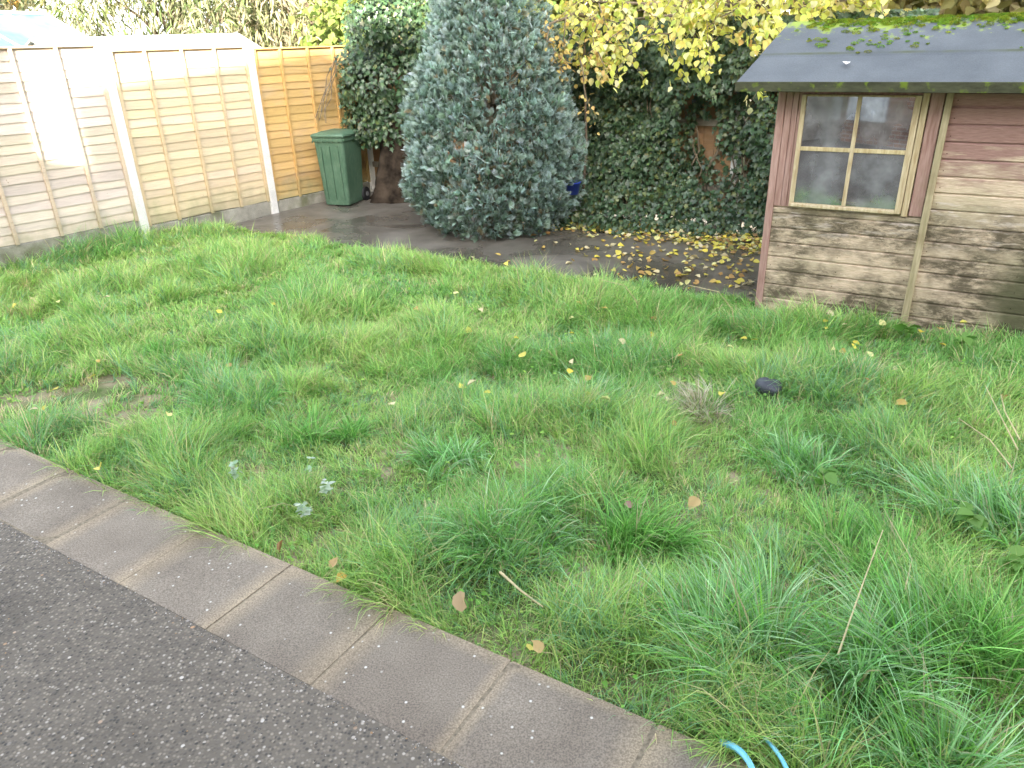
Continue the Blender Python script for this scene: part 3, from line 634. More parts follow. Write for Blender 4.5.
# ---------------------------------------------------------------- yellow-leaved tree hanging over the ivy and shed
def twig_tree(name, label, base, starts, nt_, leafcols, size, tem=(LEAF_V, LEAF_F), weights=None, per=9, group=None, spread=1.0, tr=1.0):
    root = empty(name, base, 0, label, 'tree', group); bz = np.array(base); br = MB(); P = []; N_ = []; Up = []
    tk = MB(); tk.tube([(0, 0, -.02), (.05, .05, 1.0), (.02, .1, 2.0), (.1, .05, 3.2)], [.09*tr, .075*tr, .06*tr, .03*tr], 8); tk.build('trunk', m_bark, root, smooth=True)
    for s_ in range(nt_):
        st_, di, ln = starts(); p = np.array(st_, float)-bz; d_ = np.array(di, float); d_ /= np.linalg.norm(d_); pts_ = [p.copy()]
        seg = 9; 
        for k in range(seg):
            d_ = d_+rng.normal(0, .13, 3)+np.array([0, 0, -.07]); d_ /= np.linalg.norm(d_); p = p+d_*ln/seg; pts_.append(p.copy())
            for q in range(per):
                if rng.random() < .25: continue
                P.append(p+rng.normal(0, .05*spread, 3)); N_.append(rng.normal(0, .6, 3)+np.array([0, -.45, .5])); Up.append(d_*.5+np.array([0, 0, -.7])+rng.normal(0, .35, 3))
        br.tube([tuple(q) for q in pts_], [.009-.0008*k for k in range(seg+1)], 5)
        if s_ % 3 == 0: br.tube([(.03, .08, min(3.0, max(1.2, float(pts_[0][2])))), tuple((pts_[0]+np.array([.03, .08, 2.4]))/2), tuple(pts_[0])], [.03, .02, .009], 6)
    br.build('branch', m_twig, root)
    P = np.array(P); n = len(P); me = cloud('leaves', tem[0], tem[1], P, np.array(N_), np.array(Up), rng.uniform(size*.7, size*1.25, n), pick(leafcols, n, .18, weights))
    link('leaves', me, m_leaf, root); return root
YEL = [(.66, .64, .13), (.74, .70, .26), (.54, .60, .13), (.70, .52, .16), (.78, .76, .42)]
def st_yellow():
    x = random.uniform(.9, 3.9); y = 9.55-(x-1)*.45+random.uniform(-.25, .5)
    z = random.uniform(2.0, 3.1); a = random.uniform(-2.8, -1.0); return (x, y, z), (math.cos(a)*.8, math.sin(a)*.6, random.uniform(-.35, .2)), random.uniform(.6, 1.35)
twig_tree('yellow_tree', 'small tree with bright yellow autumn leaves hanging over the ivy hedge', (2.9, 9.9, 0), st_yellow, 84, YEL, .072, per=6, weights=[.3, .3, .2, .08, .12])
def st_orange():
    x = random.uniform(.35, 1.1); return (x, 9.0+random.uniform(-.1, .2), random.uniform(1.9, 2.6)), (random.uniform(-.3, .5), -.2, -.5), random.uniform(.4, .8)
twig_tree('orange_sapling', 'thin sapling with small orange leaves between the cypress and the ivy', (.95, 9.45, 0), st_orange, 9, [(.6, .42, .14), (.66, .5, .2), (.5, .36, .1)], .05, per=4, tr=.2)
# bare arching twigs hanging in front of the ivy by the shed roof
# ---------------------------------------------------------------- trees and shrubs beyond the fences
def crown_tree(name, label, base, h, r, cols, size, nleaf, tem, group, trunk_r=.12, low=.25, droop=1.0, cat='tree', w=None, squash=1.0):
    root = empty(name, base, 0, label, cat, group); tk = MB()
    top = h*.75; tk.tube([(0, 0, -.02), (random.uniform(-.1, .1), 0, top*.5), (random.uniform(-.2, .2), 0, top)], [trunk_r, trunk_r*.75, trunk_r*.25], 8)
    bl = []
    for k in range(26):
        a_ = random.uniform(0, 6.28); q = math.sqrt(random.random())*r*.8; zz = h*low+random.random()*h*(1-low)
        f_ = 1-.45*abs((zz/h-.55)*1.6)
        x_, y_ = math.cos(a_)*q*f_, math.sin(a_)*q*f_*squash; bl.append((x_, y_, zz, r*random.uniform(.24, .42), random.uniform(.9, 1.5)))
        tk.tube([(0, 0, min(top, zz*.6)), (x_*.5, y_*.5, zz*.85), (x_, y_, zz)], [trunk_r*.4, trunk_r*.25, trunk_r*.08], 5)
    tk.build('trunk', m_bark, root, smooth=True)
    pos, d = blob_points(bl, nleaf, .13, .8); n = len(pos); pos[:, 2] = np.maximum(pos[:, 2], .1)
    me = cloud('crown', tem[0], tem[1], pos, d*.5+np.array([0, -.5, .4])+rng.normal(0, .5, (n, 3)), np.array([0, 0, -droop])+d*.4+rng.normal(0, .4, (n, 3)), rng.uniform(.7, 1.3, n)*size, pick(cols, n, .2, w))
    link('crown', me, m_leaf, root); return root
PALE = [(.2, .22, .1), (.27, .27, .15), (.33, .31, .2), (.12, .16, .05)]; LA = (LANCE_V, LANCE_F); LE = (LEAF_V, LEAF_F)
GR = 'trees and shrubs beyond the left fence'
crown_tree('willow_shrub', 'pale narrow-leaved shrub rising behind the middle of the left fence', (-6.0, 15.5, 0), 4.6, 2.3, PALE, .2, 9000, LA, GR)
crown_tree('willow_shrub', 'pale narrow-leaved shrub behind the far left corner, beside the glasshouse', (-9.4, 13.6, 0), 4.8, 2.3, [(.13, .16, .07), (.19, .21, .1), (.26, .22, .12)], .18, 8000, LA, GR)
crown_tree('willow_shrub', 'straw-coloured shrub behind the far end of the left fence', (-3.6, 16.2, 0), 4.8, 2.1, [(.27, .25, .14), (.34, .3, .19), (.2, .21, .09)], .2, 8500, LA, GR)
crown_tree('shrub', 'yellow-green bush above the fence corner beside the ivy', (-1.9, 14.6, 0), 4.2, 1.7, [(.18, .24, .05), (.25, .29, .08), (.13, .18, .04)], .12, 8000, LE, GR)
crown_tree('orange_shrub', 'shrub with orange and yellow leaves in the far top left corner', (-11.0, 16.5, 0), 5.2, 2.0, [(.6, .36, .08), (.4, .36, .12), (.25, .22, .12), (.6, .5, .2)], .14, 7000, LE, GR)
GB = 'trees beyond the back fence'
crown_tree('tree', 'yellow-green tree directly behind the blue cypress', (.6, 13.6, 0), 5.2, 2.2, [(.14, .18, .04), (.24, .25, .06), (.08, .12, .03)], .12, 10000, LE, GB)
crown_tree('tree', 'pale yellow tree behind the left end of the shed roof', (4.6, 11.6, 0), 5.0, 2.2, [(.34, .31, .09), (.25, .26, .06), (.4, .36, .16)], .13, 13000, LE, GB)
crown_tree('tree', 'pale yellow tree behind the right part of the shed roof', (8.0, 9.8, 0), 5.0, 2.3, [(.34, .30, .10), (.38, .34, .17), (.22, .21, .07)], .15, 15000, LE, GB)
crown_tree('tree', 'tall loose straw-coloured tree beyond the yellow ones', (6.6, 15.5, 0), 6.5, 3.0, [(.28, .25, .12), (.2, .2, .08), (.3, .27, .16)], .15, 10000, LA, GB)
crown_tree('tree', 'light green tree behind the ivy hedge', (2.3, 14.6, 0), 6.0, 2.3, [(.2, .22, .06), (.28, .27, .09), (.13, .16, .04)], .13, 9000, LE, GB)
crown_tree('tree', 'broad green tree far behind the left neighbour glasshouse', (-14.5, 21, 0), 8, 4.0, [(.2, .26, .1), (.3, .34, .14)], .2, 9000, LE, GB)
crown_tree('tree', 'broad grey-green tree far behind the middle of the fences', (-4.5, 24, 0), 9, 4.6, [(.22, .28, .14), (.34, .36, .2)], .22, 10000, LE, GB)
crown_tree('tree', 'straw-yellow tree close behind the right end of the shed roof', (6.3, 9.6, 0), 4.8, 1.9, [(.34, .30, .10), (.4, .35, .18), (.24, .23, .08)], .14, 12000, LE, GB, low=.35)
crown_tree('tree', 'wide pale yellow tree furthest right beyond the shed', (10.5, 11.5, 0), 6.0, 2.6, [(.32, .29, .10), (.38, .34, .17)], .17, 12000, LE, GB)
# ---- neighbour's house beyond, seen in chinks of the yellow tree
fh = empty('far_house', (7.5, 27, 0), -.35, 'white rendered house glimpsed through the yellow leaves', 'house')
b = MB(); b.box((-5, 0, -.02), (5, 7, 5.2)); b.build('wall', m_rend, fh)
b = MB(); b.prism([(-.4, 5.2), (7.4, 5.2), (3.5, 8)], 'x', -5.3, 5.3); b.build('roof', m_tile, fh)
for x_ in (-4.0, -1.0, 2.4):
    for z_ in (1.0, 3.3):
        b = MB(); b.box((x_, -.05, z_), (x_+1.5, -.002, z_+1.2)); w_ = b.build('window', m_white, fh)
        b = MB(); b.box((x_+.08, -.058, z_+.08), (x_+.71, -.052, z_+1.12)); b.box((x_+.79, -.058, z_+.08), (x_+1.42, -.052, z_+1.12)); b.build('pane', m_glass_h, w_)
# ---- glasshouse and white-roofed shed over the left fence
m_poly = NM('teal_polycarbonate', .3, .5); m_poly.col(m_poly.mix(m_poly.ramp(m_poly.noise(6, 4), [(.3, 0.0), (.7, 1.0)]), (.06, .17, .18), (.15, .27, .27))); m_poly = m_poly.m
p0 = at_depth(46, 15, 12.4)
gh = empty('glasshouse', (float(p0[0]), float(p0[1]), 0), DANG+.5, 'small glasshouse with a teal translucent roof over the left fence', 'glasshouse')
R0 = float(p0[2])
b = MB(); b.add([(0, 0, R0), (-3.2, 0, R0), (-3.2, -.95, R0-.55), (0, -.95, R0-.55), (-3.2, .95, R0-.55), (0, .95, R0-.55)], [(0, 1, 2, 3), (1, 0, 5, 4)]); b.build('roof_sheet', m_poly, gh)
b = MB(); b.box((-3.2, -.95, .0), (-.0, -.935, R0-.56)); b.box((-3.2, .935, .0), (-.0, .95, R0-.56)); b.prism([(-.93, .0), (.93, .0), (.93, R0-.56), (0, R0-.02), (-.93, R0-.56)], 'x', -.02, -.005); b.build('wall_pane', m_poly, gh)
b = MB()
b.tube([(0.01, 0, R0+.015), (-3.22, 0, R0+.015)], .025, 6)
for x_ in (0.01, -.8, -1.6, -2.4, -3.2):
    b.tube([(x_, -.97, 0), (x_, -.97, R0-.55), (x_, 0, R0+.012), (x_, .97, R0-.55), (x_, .97, 0)], .022, 6)
b.build('frame', m_white, gh)
pc = at_depth(52, 42, 10.6); cl_ = empty('climber', (float(pc[0]), float(pc[1]), 0), 0, 'small green climbing plant poking above the left fence in front of the glasshouse', 'climbing plant')
pos, d = blob_points([(0, 0, 2.08, .16, 1), (-.3, 0, 1.98, .2, 1), (.3, .05, 1.98, .16, 1), (-.1, .1, 2.15, .12, 1), (-.2, .1, 1.7, .3, 1)], 1500, .2, .8); n = len(pos)
link('foliage', cloud('climber', IVY_V, IVY_F, pos, d+np.array([0, -.6, .2])+rng.normal(0, .4, (n, 3)), np.array([0, 0, -1.0])+rng.normal(0, .4, (n, 3)), rng.uniform(.04, .07, n), pick([(.05, .12, .04), (.08, .16, .05)], n, .2)), m_ivy, cl_)
tk = MB(); tk.tube([(0, 0, -.02), (-.05, 0, 1), (-.1, 0, 2.0)], [.02, .016, .008], 6); tk.build('stem', m_twig, cl_)
p1 = at_depth(238, 33, 12.3); 
ws = empty('white_roofed_shed', (float(p1[0]), float(p1[1]), 0), DANG, 'low shed with a sun-bleached white roof just behind the left fence', 'shed')
R1 = float(p1[2]); m_bleach = plain('bleached_sheet', (.6, .6, .57), .6, .3, 8, .08, .2)
b = MB(); b.add([(.0, 0, R1), (-2.9, 0, R1-.02), (-2.9, -.62, R1-.23), (.0, -.62, R1-.24), (-2.9, .75, R1-.3), (.0, .75, R1-.3),
                 (.0, 0, R1-.03), (-2.9, 0, R1-.05), (-2.9, -.62, R1-.26), (.0, -.62, R1-.27), (-2.9, .75, R1-.33), (.0, .75, R1-.33)],
                [(3, 2, 1, 0), (0, 1, 4, 5), (6, 7, 8, 9), (11, 10, 7, 6), (0, 5, 11, 6), (3, 0, 6, 9), (1, 2, 8, 7), (4, 1, 7, 10), (2, 3, 9, 8), (5, 4, 10, 11)]); b.build('roof', m_bleach, ws)
b = MB(); b.prism([(-.55, -.02), (.68, -.02), (.68, R1-.34), (0, R1-.06), (-.55, R1-.28)], 'x', -2.85, -.05); b.build('wall', m_rend, ws)
b = MB(); b.box((-.055, -.25, .02), (-.03, .4, 1.75)); b.build('door', m_white, ws)
# ---------------------------------------------------------------- wheelie bin
k = NM('green_plastic', .45, .45); n_1 = k.noise(4, 5); n_2 = k.noise(14, 5, k.map((6, 6, .8)))
c = k.mix(k.ramp(n_1, [(.35, 0.0), (.7, 1.0)]), (.055, .115, .068), (.085, .155, .098)); c = k.mix(k.ramp(n_2, [(.5, 0.0), (.75, .4)]), c, (.22, .27, .2)); k.col(c); k.bump(n_1, .1, .004); m_bin = k.m
m_blk = plain('black_rubber', (.02, .02, .022), .6, .4, 20, .2, .1)
bp = ground_at(348, 209); BANG = math.atan2(-.30, .95)
binr = empty('wheelie_bin', (float(bp[0]), float(bp[1]), .016), BANG, 'green wheelie bin with closed lid standing by the fence corner', 'wheelie bin')
# local: x from -w to 0 along the front, y backwards; tapered body
def ring(w, d, y0_, z_, r_=.04, xc=-.2, yc=.3):
    out = []
    for (sx_, sy_, a0) in ((1, 1, 0), (-1, 1, 90), (-1, -1, 180), (1, -1, 270)):
        for q in range(4):
            a_ = math.radians(a0+q*30); out.append((xc+sx_*(w/2-r_)+math.cos(a_)*r_, yc+sy_*(d/2-r_)+math.sin(a_)*r_, z_))
    return out
prof = [(.38, .46, .02), (.39, .47, .06), (.46, .55, .86), (.465, .555, .9), (.50, .60, .905), (.505, .605, .95), (.48, .58, .955)]
vs = []; fs = []
for (w_, d_, z_) in prof: vs += ring(w_, d_, 0, z_)
for j in range(len(prof)-1):
    for i in range(16): fs.append((j*16+i, j*16+(i+1) % 16, (j+1)*16+(i+1) % 16, (j+1)*16+i))
fs.append(tuple(range(16))[::-1]); b = MB(); b.add(vs, fs)
for xq in (-.33, -.2, -.07):      # raised ribs on the front
    b.prism([(xq-.012, .1), (xq+.012, .1), (xq*1.0+.014, .84), (xq-.014, .84)], 'y', .058, .075)
for i in range(7): b.box((-.43+i*.077-.006, -.012, .885), (-.43+i*.077+.006, .002, .92))
for v_ in b.v[-8*7-8*3:-8*7]: pass
# lean the ribs with the taper
nv_ = len(vs)
for q in range(nv_, nv_+24):
    x_, y_, z_ = b.v[q]; b.v[q] = (x_, (y_ - .058) + .063 - .05*(z_-.06)/.8*.9 - .012*(1 if y_ < .06 else 0), z_)
b.build('body', m_bin, binr, smooth=False, bevel=.004)
lid = MB(); vs = []; fs = []
for (w_, d_, z_) in ((.52, .62, .957), (.525, .625, .985), (.50, .60, 1.0), (.36, .44, 1.025), (.1, .1, 1.03)): vs += ring(w_, d_, 0, z_)
for j in range(4):
    for i in range(16): fs.append((j*16+i, j*16+(i+1) % 16, (j+1)*16+(i+1) % 16, (j+1)*16+i))
fs += [tuple(range(64, 80)), tuple(range(16))[::-1]]; lid.add(vs, fs); lo_ = lid.build('lid', m_bin, binr, smooth=True)
h_ = MB(); h_.tube([(-.4, .6, .93), (-.4, .66, .96), (0, .66, .96), (0, .6, .93)], .014, 8); h_.build('handle', m_bin, binr, smooth=True)
for x0_ in (-.43, .005):
    w_ = MB(); y_c, z_c = .56, .1
    for (a_, r_) in (((0), .1),):
        ci = [(y_c+math.cos(q*math.pi/12)*.1, z_c+math.sin(q*math.pi/12)*.1) for q in range(24)]; w_.prism(ci, 'x', x0_-.02, x0_+.03)
    wo = w_.build('wheel', m_blk, binr, bevel=.006)
    w2 = MB(); ci = [(y_c+math.cos(q*math.pi/8)*.035, z_c+math.sin(q*math.pi/8)*.035) for q in range(16)]; w2.prism(ci, 'x', x0_-.028, x0_+.038); w2.build('hub', plain('grey_plastic', (.2, .2, .2), .5), wo)
ax_ = MB(); ax_.tube([(-.42, .56, .1), (.02, .56, .1)], .012, 8); ax_.build('axle', m_blk, binr)
# ---------------------------------------------------------------- the lawn's grass
FP0 = FP2
def inside(x, y):
    u = x*U[0]+y*U[1]; v = x*V[0]+y*V[1]; e = .06*(vnoise(u, 0*u, 5, 71)-.5)*2
    fr = (x-FP0[0])*D[1]-(y-FP0[1])*D[0]     # distance right of the left fence
    k_ = (v > KV-.005) & (v < LV+e) & (fr > .03)
    insh = (u > float(np.dot(SO, U))-.03) & (v > float(np.dot(SO, V))-.02)
    return k_ & ~insh
GC = np.array([(.14, .34, .075), (.22, .43, .11), (.33, .51, .13), (.20, .39, .19), (.43, .53, .18), (.60, .52, .30)])
bare = [(ground_at(95, 400)[:2], .42), (ground_at(125, 425)[:2], .25), (ground_at(45, 402)[:2], .28)]
def vis(x, y, mar=60):
    p = np.stack([x, y, np.full_like(x, .05)-H], -1) @ M          # M^T @ p
    px = 512+FPX*p[:, 0]/p[:, 2]; py = 384+FPX*p[:, 1]/p[:, 2]
    return (p[:, 2] > .1) & (px > -mar*5) & (px < 1024+mar*5) & (py < 768+mar*4)
def lawn_grass():
    nc = 84000; u = rng.uniform(-9, 5.5, nc); v = rng.uniform(KV-.02, LV+.05, nc)
    x = U[0]*u+V[0]*v; y = U[1]*u+V[1]*v; ok = inside(x, y) & vis(x, y)
    dist = np.hypot(x, y); ok &= rng.random(nc) < np.clip(1.25-dist/14, .35, 1)
    b_ = np.zeros(nc)
    for c0, r_ in bare: b_ = np.maximum(b_, np.exp(-((x-c0[0])**2+(y-c0[1])**2)/r_**2))
    ok &= rng.random(nc) > np.clip(b_*1.15, 0, .92); x, y, dist, b_ = x[ok], y[ok], dist[ok], b_[ok]; nc = len(x)
    k_ = rng.integers(6, 15, nc); idx = np.repeat(np.arange(nc), k_); n = len(idx)
    tall = fbm(x, y, 2.3, 81, 3); frd = (x-FP0[0])*D[1]-(y-FP0[1])*D[0]; hc = (.062+.20*np.clip((tall-.36)*2.4, 0, 1)**1.2+.12*np.exp(-(frd/.35)**2))*rng.uniform(.75, 1.3, nc)*(1-.6*b_)*(1-.5*np.clip((x*V[0]+y*V[1]-LV+.5)/.5, 0, 1))
    laz = 2*np.pi*fbm(x, y, 1.3, 91, 2)*2.4 + rng.normal(0, .5, nc)
    hue = fbm(x, y, 1.1, 101, 3); 
    w = np.stack([np.clip(1.1-2*hue, .05, 1)*.8, np.full(nc, .8), np.clip(hue*2-.6, .05, 1), np.clip(1.2-2*fbm(x, y, 2.1, 111), .02, 1)*.9, np.clip(hue*2-.9, .02, .8)*.8, np.full(nc, .06)+b_*.5], -1)
    w /= w.sum(1, keepdims=True); ci = (w.cumsum(1) < rng.random((nc, 1))).sum(1).clip(0, 5)
    base = GC[ci][idx]*rng.uniform(.65, 1.5, (n, 1)); sw_ = rng.random(n) < .08; base[sw_] = np.array([.5, .45, .24])*rng.uniform(.7, 1.2, (sw_.sum(), 1))
    r_ = .028*np.sqrt(rng.random(n)); a_ = rng.uniform(0, 2*np.pi, n); bx = x[idx]+np.cos(a_)*r_; by = y[idx]+np.sin(a_)*r_
    az = np.where(rng.random(n) < .6, laz[idx]+rng.normal(0, .7, n), a_); L_ = hc[idx]*rng.uniform(.55, 1.4, n)
    e0 = rng.uniform(.75, 1.5, n); e1 = e0-rng.uniform(.3, 1.9, n)
    fl = rng.random(n) < .14; e0[fl] = rng.uniform(-.05, .35, fl.sum()); e1[fl] = e0[fl]-rng.uniform(0, .3, fl.sum()); az[fl] = rng.uniform(0, 6.28, fl.sum())
    dd = fl & (rng.random(n) < .5); base[dd] = np.array([.42, .36, .2])*rng.uniform(.5, 1.2, (dd.sum(), 1))
    wd = rng.uniform(.0035, .0075, n)*np.clip(dist[idx]/4.5, .85, 1.6)
    return blades('grass', np.stack([bx, by, hz(bx, by)-.004], -1), az, e0, e1, L_, wd, base, 3, base*np.array([1.2, 1.15, 1.1]))
tag(link('grass', lawn_grass(), m_grass), 'rough uncut green lawn grass between the patio and the fences', 'grass', kind='stuff')
def low_weeds():         # clover-like small round leaves between the blades
    nc = 15000; u = rng.uniform(-8, 5, nc); v = rng.uniform(KV, LV, nc); x = U[0]*u+V[0]*v; y = U[1]*u+V[1]*v
    f = fbm(x, y, 1.2, 121, 2); ok = inside(x, y) & vis(x, y) & (rng.random(nc) < np.clip((f-.45)*4, .05, 1)); x, y = x[ok], y[ok]; n = len(x)
    p = np.stack([x, y, hz(x, y)+rng.uniform(.01, .07, n)], -1)
    return cloud('weeds', LEAF_V, LEAF_F, p, np.array([0, 0, 1.0])+rng.normal(0, .35, (n, 3)), rng.normal(0, 1, (n, 3)), rng.uniform(.012, .032, n), pick([(.2, .44, .06), (.3, .52, .08), (.17, .36, .07)], n, .2))
tag(link('clover', low_weeds(), m_grass), 'bright green small-leaved weeds spread among the lawn grass', 'weeds', kind='stuff')
def tussock(px, py, R_, L_, n, lean, lab, cols=0, name='grass_tussock', droop=1.0, wd=.0085):
    p0 = ground_at(px, py); m = 14; sa = rng.uniform(0, 6.28, m); sr = R_*1.35*np.sqrt(rng.random(m)); sl_ = rng.uniform(.55, 1.15, m); sz_ = rng.normal(0, .55, (m, 2))
    i_ = rng.integers(0, m, n); r_ = R_*.33*np.sqrt(rng.random(n)); a_ = rng.uniform(0, 2*np.pi, n)
    bx = np.cos(sa[i_])*sr[i_]*.75+np.cos(a_)*r_; by = np.sin(sa[i_])*sr[i_]*.75+np.sin(a_)*r_
    lx = np.cos(a_)*.6+np.cos(sa[i_])*sr[i_]/R_*.35+lean[0]+sz_[i_, 0]; ly = np.sin(a_)*.6+np.sin(sa[i_])*sr[i_]/R_*.35+lean[1]+sz_[i_, 1]
    az = np.arctan2(ly, lx)+rng.normal(0, .25, n); q = np.clip(np.hypot(bx, by)/R_, 0, 1)
    e0 = 1.4-.6*q*rng.random(n)+rng.normal(0, .15, n); e1 = e0-(rng.uniform(.3, 2.1, n)*droop)
    L_ = L_*sl_[i_]
    LL = L_*rng.uniform(.5, 1.2, n)
    pal = [[(.14, .33, .09), (.21, .42, .15), (.32, .5, .24), (.17, .39, .06)], [(.42, .38, .26), (.5, .45, .32), (.2, .25, .1)], [(.11, .29, .05), (.16, .38, .07), (.24, .45, .11)]][cols]
    c = pick(pal, n, .22)*rng.uniform(.7, 1.45, (n, 1)); s_ = rng.random(n) < .05; c[s_] = np.array([.4, .36, .2])
    me = blades('tussock', np.stack([bx, by, hz(bx+p0[0], by+p0[1])-.01], -1), az, e0, e1, LL, np.full(n, wd)*rng.uniform(.6, 1.15, n), c, 5, c*np.array([1.2, 1.2, 1.3]))
    o = link(name, me, m_grass, None, (float(p0[0]), float(p0[1]), 0)); tag(o, lab, 'grass tussock'); return o
for a in (
    (590, 408, .20, .26, 900, (0, .1), 'spiky blue-green grass tussock in the middle of the lawn'),
    (510, 540, .22, .33, 1100, (0, -.3), 'large grass tussock with long arching blades nearest the middle of the patio edge', 0),
    (325, 442, .20, .25, 900, (.2, 0), 'dark green dense grass tussock left of the lawn centre', 2),
    (240, 405, .24, .24, 900, (.2, -.1), 'pale-tipped grass tussock just right of the bare earth patch', 0),
    (163, 362, .2, .2, 600, (0, -.1), 'dark grass tussock further back behind the bare earth patch', 2),
    (700, 418, .15, .27, 700, (-.4, 0), 'tuft of dead straw-coloured grass right of the lawn centre', 1),
    (735, 655, .24, .40, 1500, (-.25, -.1), 'big blue-green tussock of long blades leaning over the patio corner', 0),
    (880, 720, .3, .42, 1700, (-.7, -.3), 'matted long-bladed tussock combed flat at the bottom right corner', 0),
    (870, 570, .22, .3, 900, (-.1, .1), 'green tussock beside the long dry straw stem', 2),
    (640, 545, .2, .28, 800, (.3, -.2), 'bright green tussock between the two biggest clumps near the patio', 2),
    (990, 520, .25, .34, 1100, (-.2, 0), 'tall coarse tussock at the right edge of the picture', 0),
    (450, 470, .2, .22, 700, (0, -.2), 'fine-bladed tussock just behind the large arching one', 0),
    (800, 470, .2, .24, 700, (-.1, -.1), 'silvery green tussock in front of the dark ball', 0),
    (985, 660, .24, .36, 1100, (-.3, .1), 'loose tussock above the bottom right corner', 2)):
    tussock(*a[:7], cols=a[7] if len(a) > 7 else 0)
# stalks: dry stems standing out of the lawn
m_straw = plain('dry_straw', (.5, .42, .24), .8, .2, 40, .3, .2)
def stem(pts, lab, r_=.003, name='dry_stem', cat='grass stem', m=None):
    p0 = Vector(pts[0]); b_ = MB(); q = [Vector(p)-p0 for p in pts]
    b_.tube(q, [r_*(1-.5*i/(len(q)-1)) for i in range(len(q))], 6); o = b_.build(name, m or m_straw, None, tuple(p0)); tag(o, lab, cat); return o
def gp(px, py, z=0): p = ground_at(px, py, z); return (float(p[0]), float(p[1]), z)
stem([gp(838, 655, .24), gp(850, 620, .29), gp(866, 575, .34), gp(883, 530, .38)], 'long pale straw stem leaning over the grass at lower right', .0035)
stem([gp(500, 572, .15), gp(520, 590, .15), gp(543, 607, .14)], 'short broken tan twig lying on the grass near the patio', .006)
stem([gp(1012, 468, .18), gp(990, 440, .26), gp(958, 418, .3)], 'dry bent stem leaning left at the right edge', .004)
stem([gp(1018, 450, .16), gp(1000, 415, .28), gp(985, 385, .38)], 'tallest dry stem at the right edge below the shed', .004)
stem([gp(1020, 440, .16), gp(1005, 412, .25), (gp(1001, 395, .32))], 'short dry stem beside the tallest one at the right edge', .004)
stem([gp(905, 590, .22), gp(912, 560, .28), gp(890, 520, .34)], 'thin dry stem bending left behind the long straw', .0025)
def far_stem(px, py, h_, bend, lab):
    x, y, _ = gp(px, py); stem([(x, y, 0), (x+bend*.1, y, h_*.5), (x+bend*.4, y, h_*.85), (x+bend, y, h_)], lab, .004)
far_stem(520, 300, .38, -.06, 'upright dry stem at the back edge of the lawn in front of the cypress')
far_stem(640, 325, .4, -.35, 'arching dry stem at the back edge of the lawn by the yellow leaves')
far_stem(735, 335, .42, -.4, 'arching dry stem beside the shed corner')
far_stem(192, 262, .3, .05, 'dry stem near the left fence and the second post')
# ---------------------------------------------------------------- pale weeds, leaves, litter
def rosette(px, py, n, size, lab, cols, name='pale_weed'):
    p0 = ground_at(px, py); a_ = rng.uniform(0, 6.28, n); r_ = rng.uniform(.0, size*.3, n)
    pos = np.stack([np.cos(a_)*r_, np.sin(a_)*r_, rng.uniform(.10, .17, n)], -1); d_ = np.stack([np.cos(a_), np.sin(a_), rng.uniform(-.1, .5, n)], -1)
    me = cloud('weed', LEAF_V, LEAF_F, pos, np.array([0, 0, 1.0])+rng.normal(0, .4, (n, 3)), d_, rng.uniform(.6, 1.1, n)*size, pick(cols, n, .15))
    o = link(name, me, m_leaf, None, (float(p0[0]), float(p0[1]), float(hz(p0[0], p0[1])))); tag(o, lab, 'weed')
SIL = [(.5, .6, .46), (.4, .52, .36), (.6, .66, .55)]
rosette(241, 492, 16, .04, 'silvery pale-leaved weed nearest the left end of the patio edge', SIL)
rosette(308, 535, 18, .04, 'silvery pale-leaved weed closest to the patio edge', SIL)
rosette(330, 512, 16, .04, 'silvery pale-leaved weed just right of the closest one', SIL)
rosette(315, 488, 7, .03, 'tiny silvery weed above the pair near the patio edge', SIL)
GRN = [(.12, .26, .05), (.17, .32, .07)]
for (px, py, lab) in ((820, 500, 'dandelion with broad light leaves below the shed on the right'), (963, 545, 'dandelion with upright light leaf near the right edge'), (1010, 590, 'dandelion rosette at the right edge of the lawn'),
                      (905, 345, 'broad-leaved weed against the shed foot below the cover strip'), (960, 360, 'broad-leaved weed against the shed foot near the dark green patch')):
    rosette(px, py, 12, .075, lab, GRN, 'broad_weed')
def leafobj(name, pos, size, col, lab, cat='fallen leaf', group=None, tilt=.35, tem=LEAF_V):
    tem = [(x_*random.uniform(.7, 1.15)+random.uniform(-.06, .06), y_, z__*cz+abs(x_)*cx) for cz, cx in [(random.uniform(.5, 2.4), random.uniform(-.1, .35))] for (x_, y_, z__) in tem]
    a_ = random.uniform(0, 6.28); me = cloud('leaf', tem, LEAF_F, np.zeros((1, 3)), np.array([[random.gauss(0, tilt), random.gauss(0, tilt)-.1, 1.0]]), np.array([[math.cos(a_), math.sin(a_), 0]]), np.array([size]), np.array([col]))
    o = link(name, me, m_litter, None, tuple(map(float, pos))); tag(o, lab, cat, group); return o
LV_ = [(.6, .5, .07), (.66, .58, .12), (.5, .36, .1), (.6, .52, .3), (.42, .26, .09), (.62, .6, .25)]
cnt = 0
while cnt < 235:                       # on the wet concrete
    px = random.gauss(690, 62) if random.random() < .75 else random.uniform(440, 757); py = random.uniform(236, 308)
    if not (400 < px < 757): continue
    p = ground_at(px, py, .02); u_, v_ = np.dot(p[:2], U), np.dot(p[:2], V)
    if v_ < LV+.02 or v_ > vb-.3 or (u_ > np.dot(SO, U)-.05): continue
    if random.random() > (.25+.75*min(1, (v_-LV)/1.2)): continue
    leafobj('fallen_leaf', (p[0], p[1], .026+random.uniform(0, .012)), random.uniform(.04, .085), tuple(np.array(random.choice(LV_))*random.uniform(.8, 1.15)),
            'small yellow or tan leaf lying on the dark wet concrete by the hedge', group='leaves scattered on the wet concrete'); cnt += 1
n = 2000; u = rng.uniform(-4.9, -1.1, n); v = vb-.62-np.abs(rng.normal(0, .28, n)); x = U[0]*u+V[0]*v; y = U[1]*u+V[1]*v
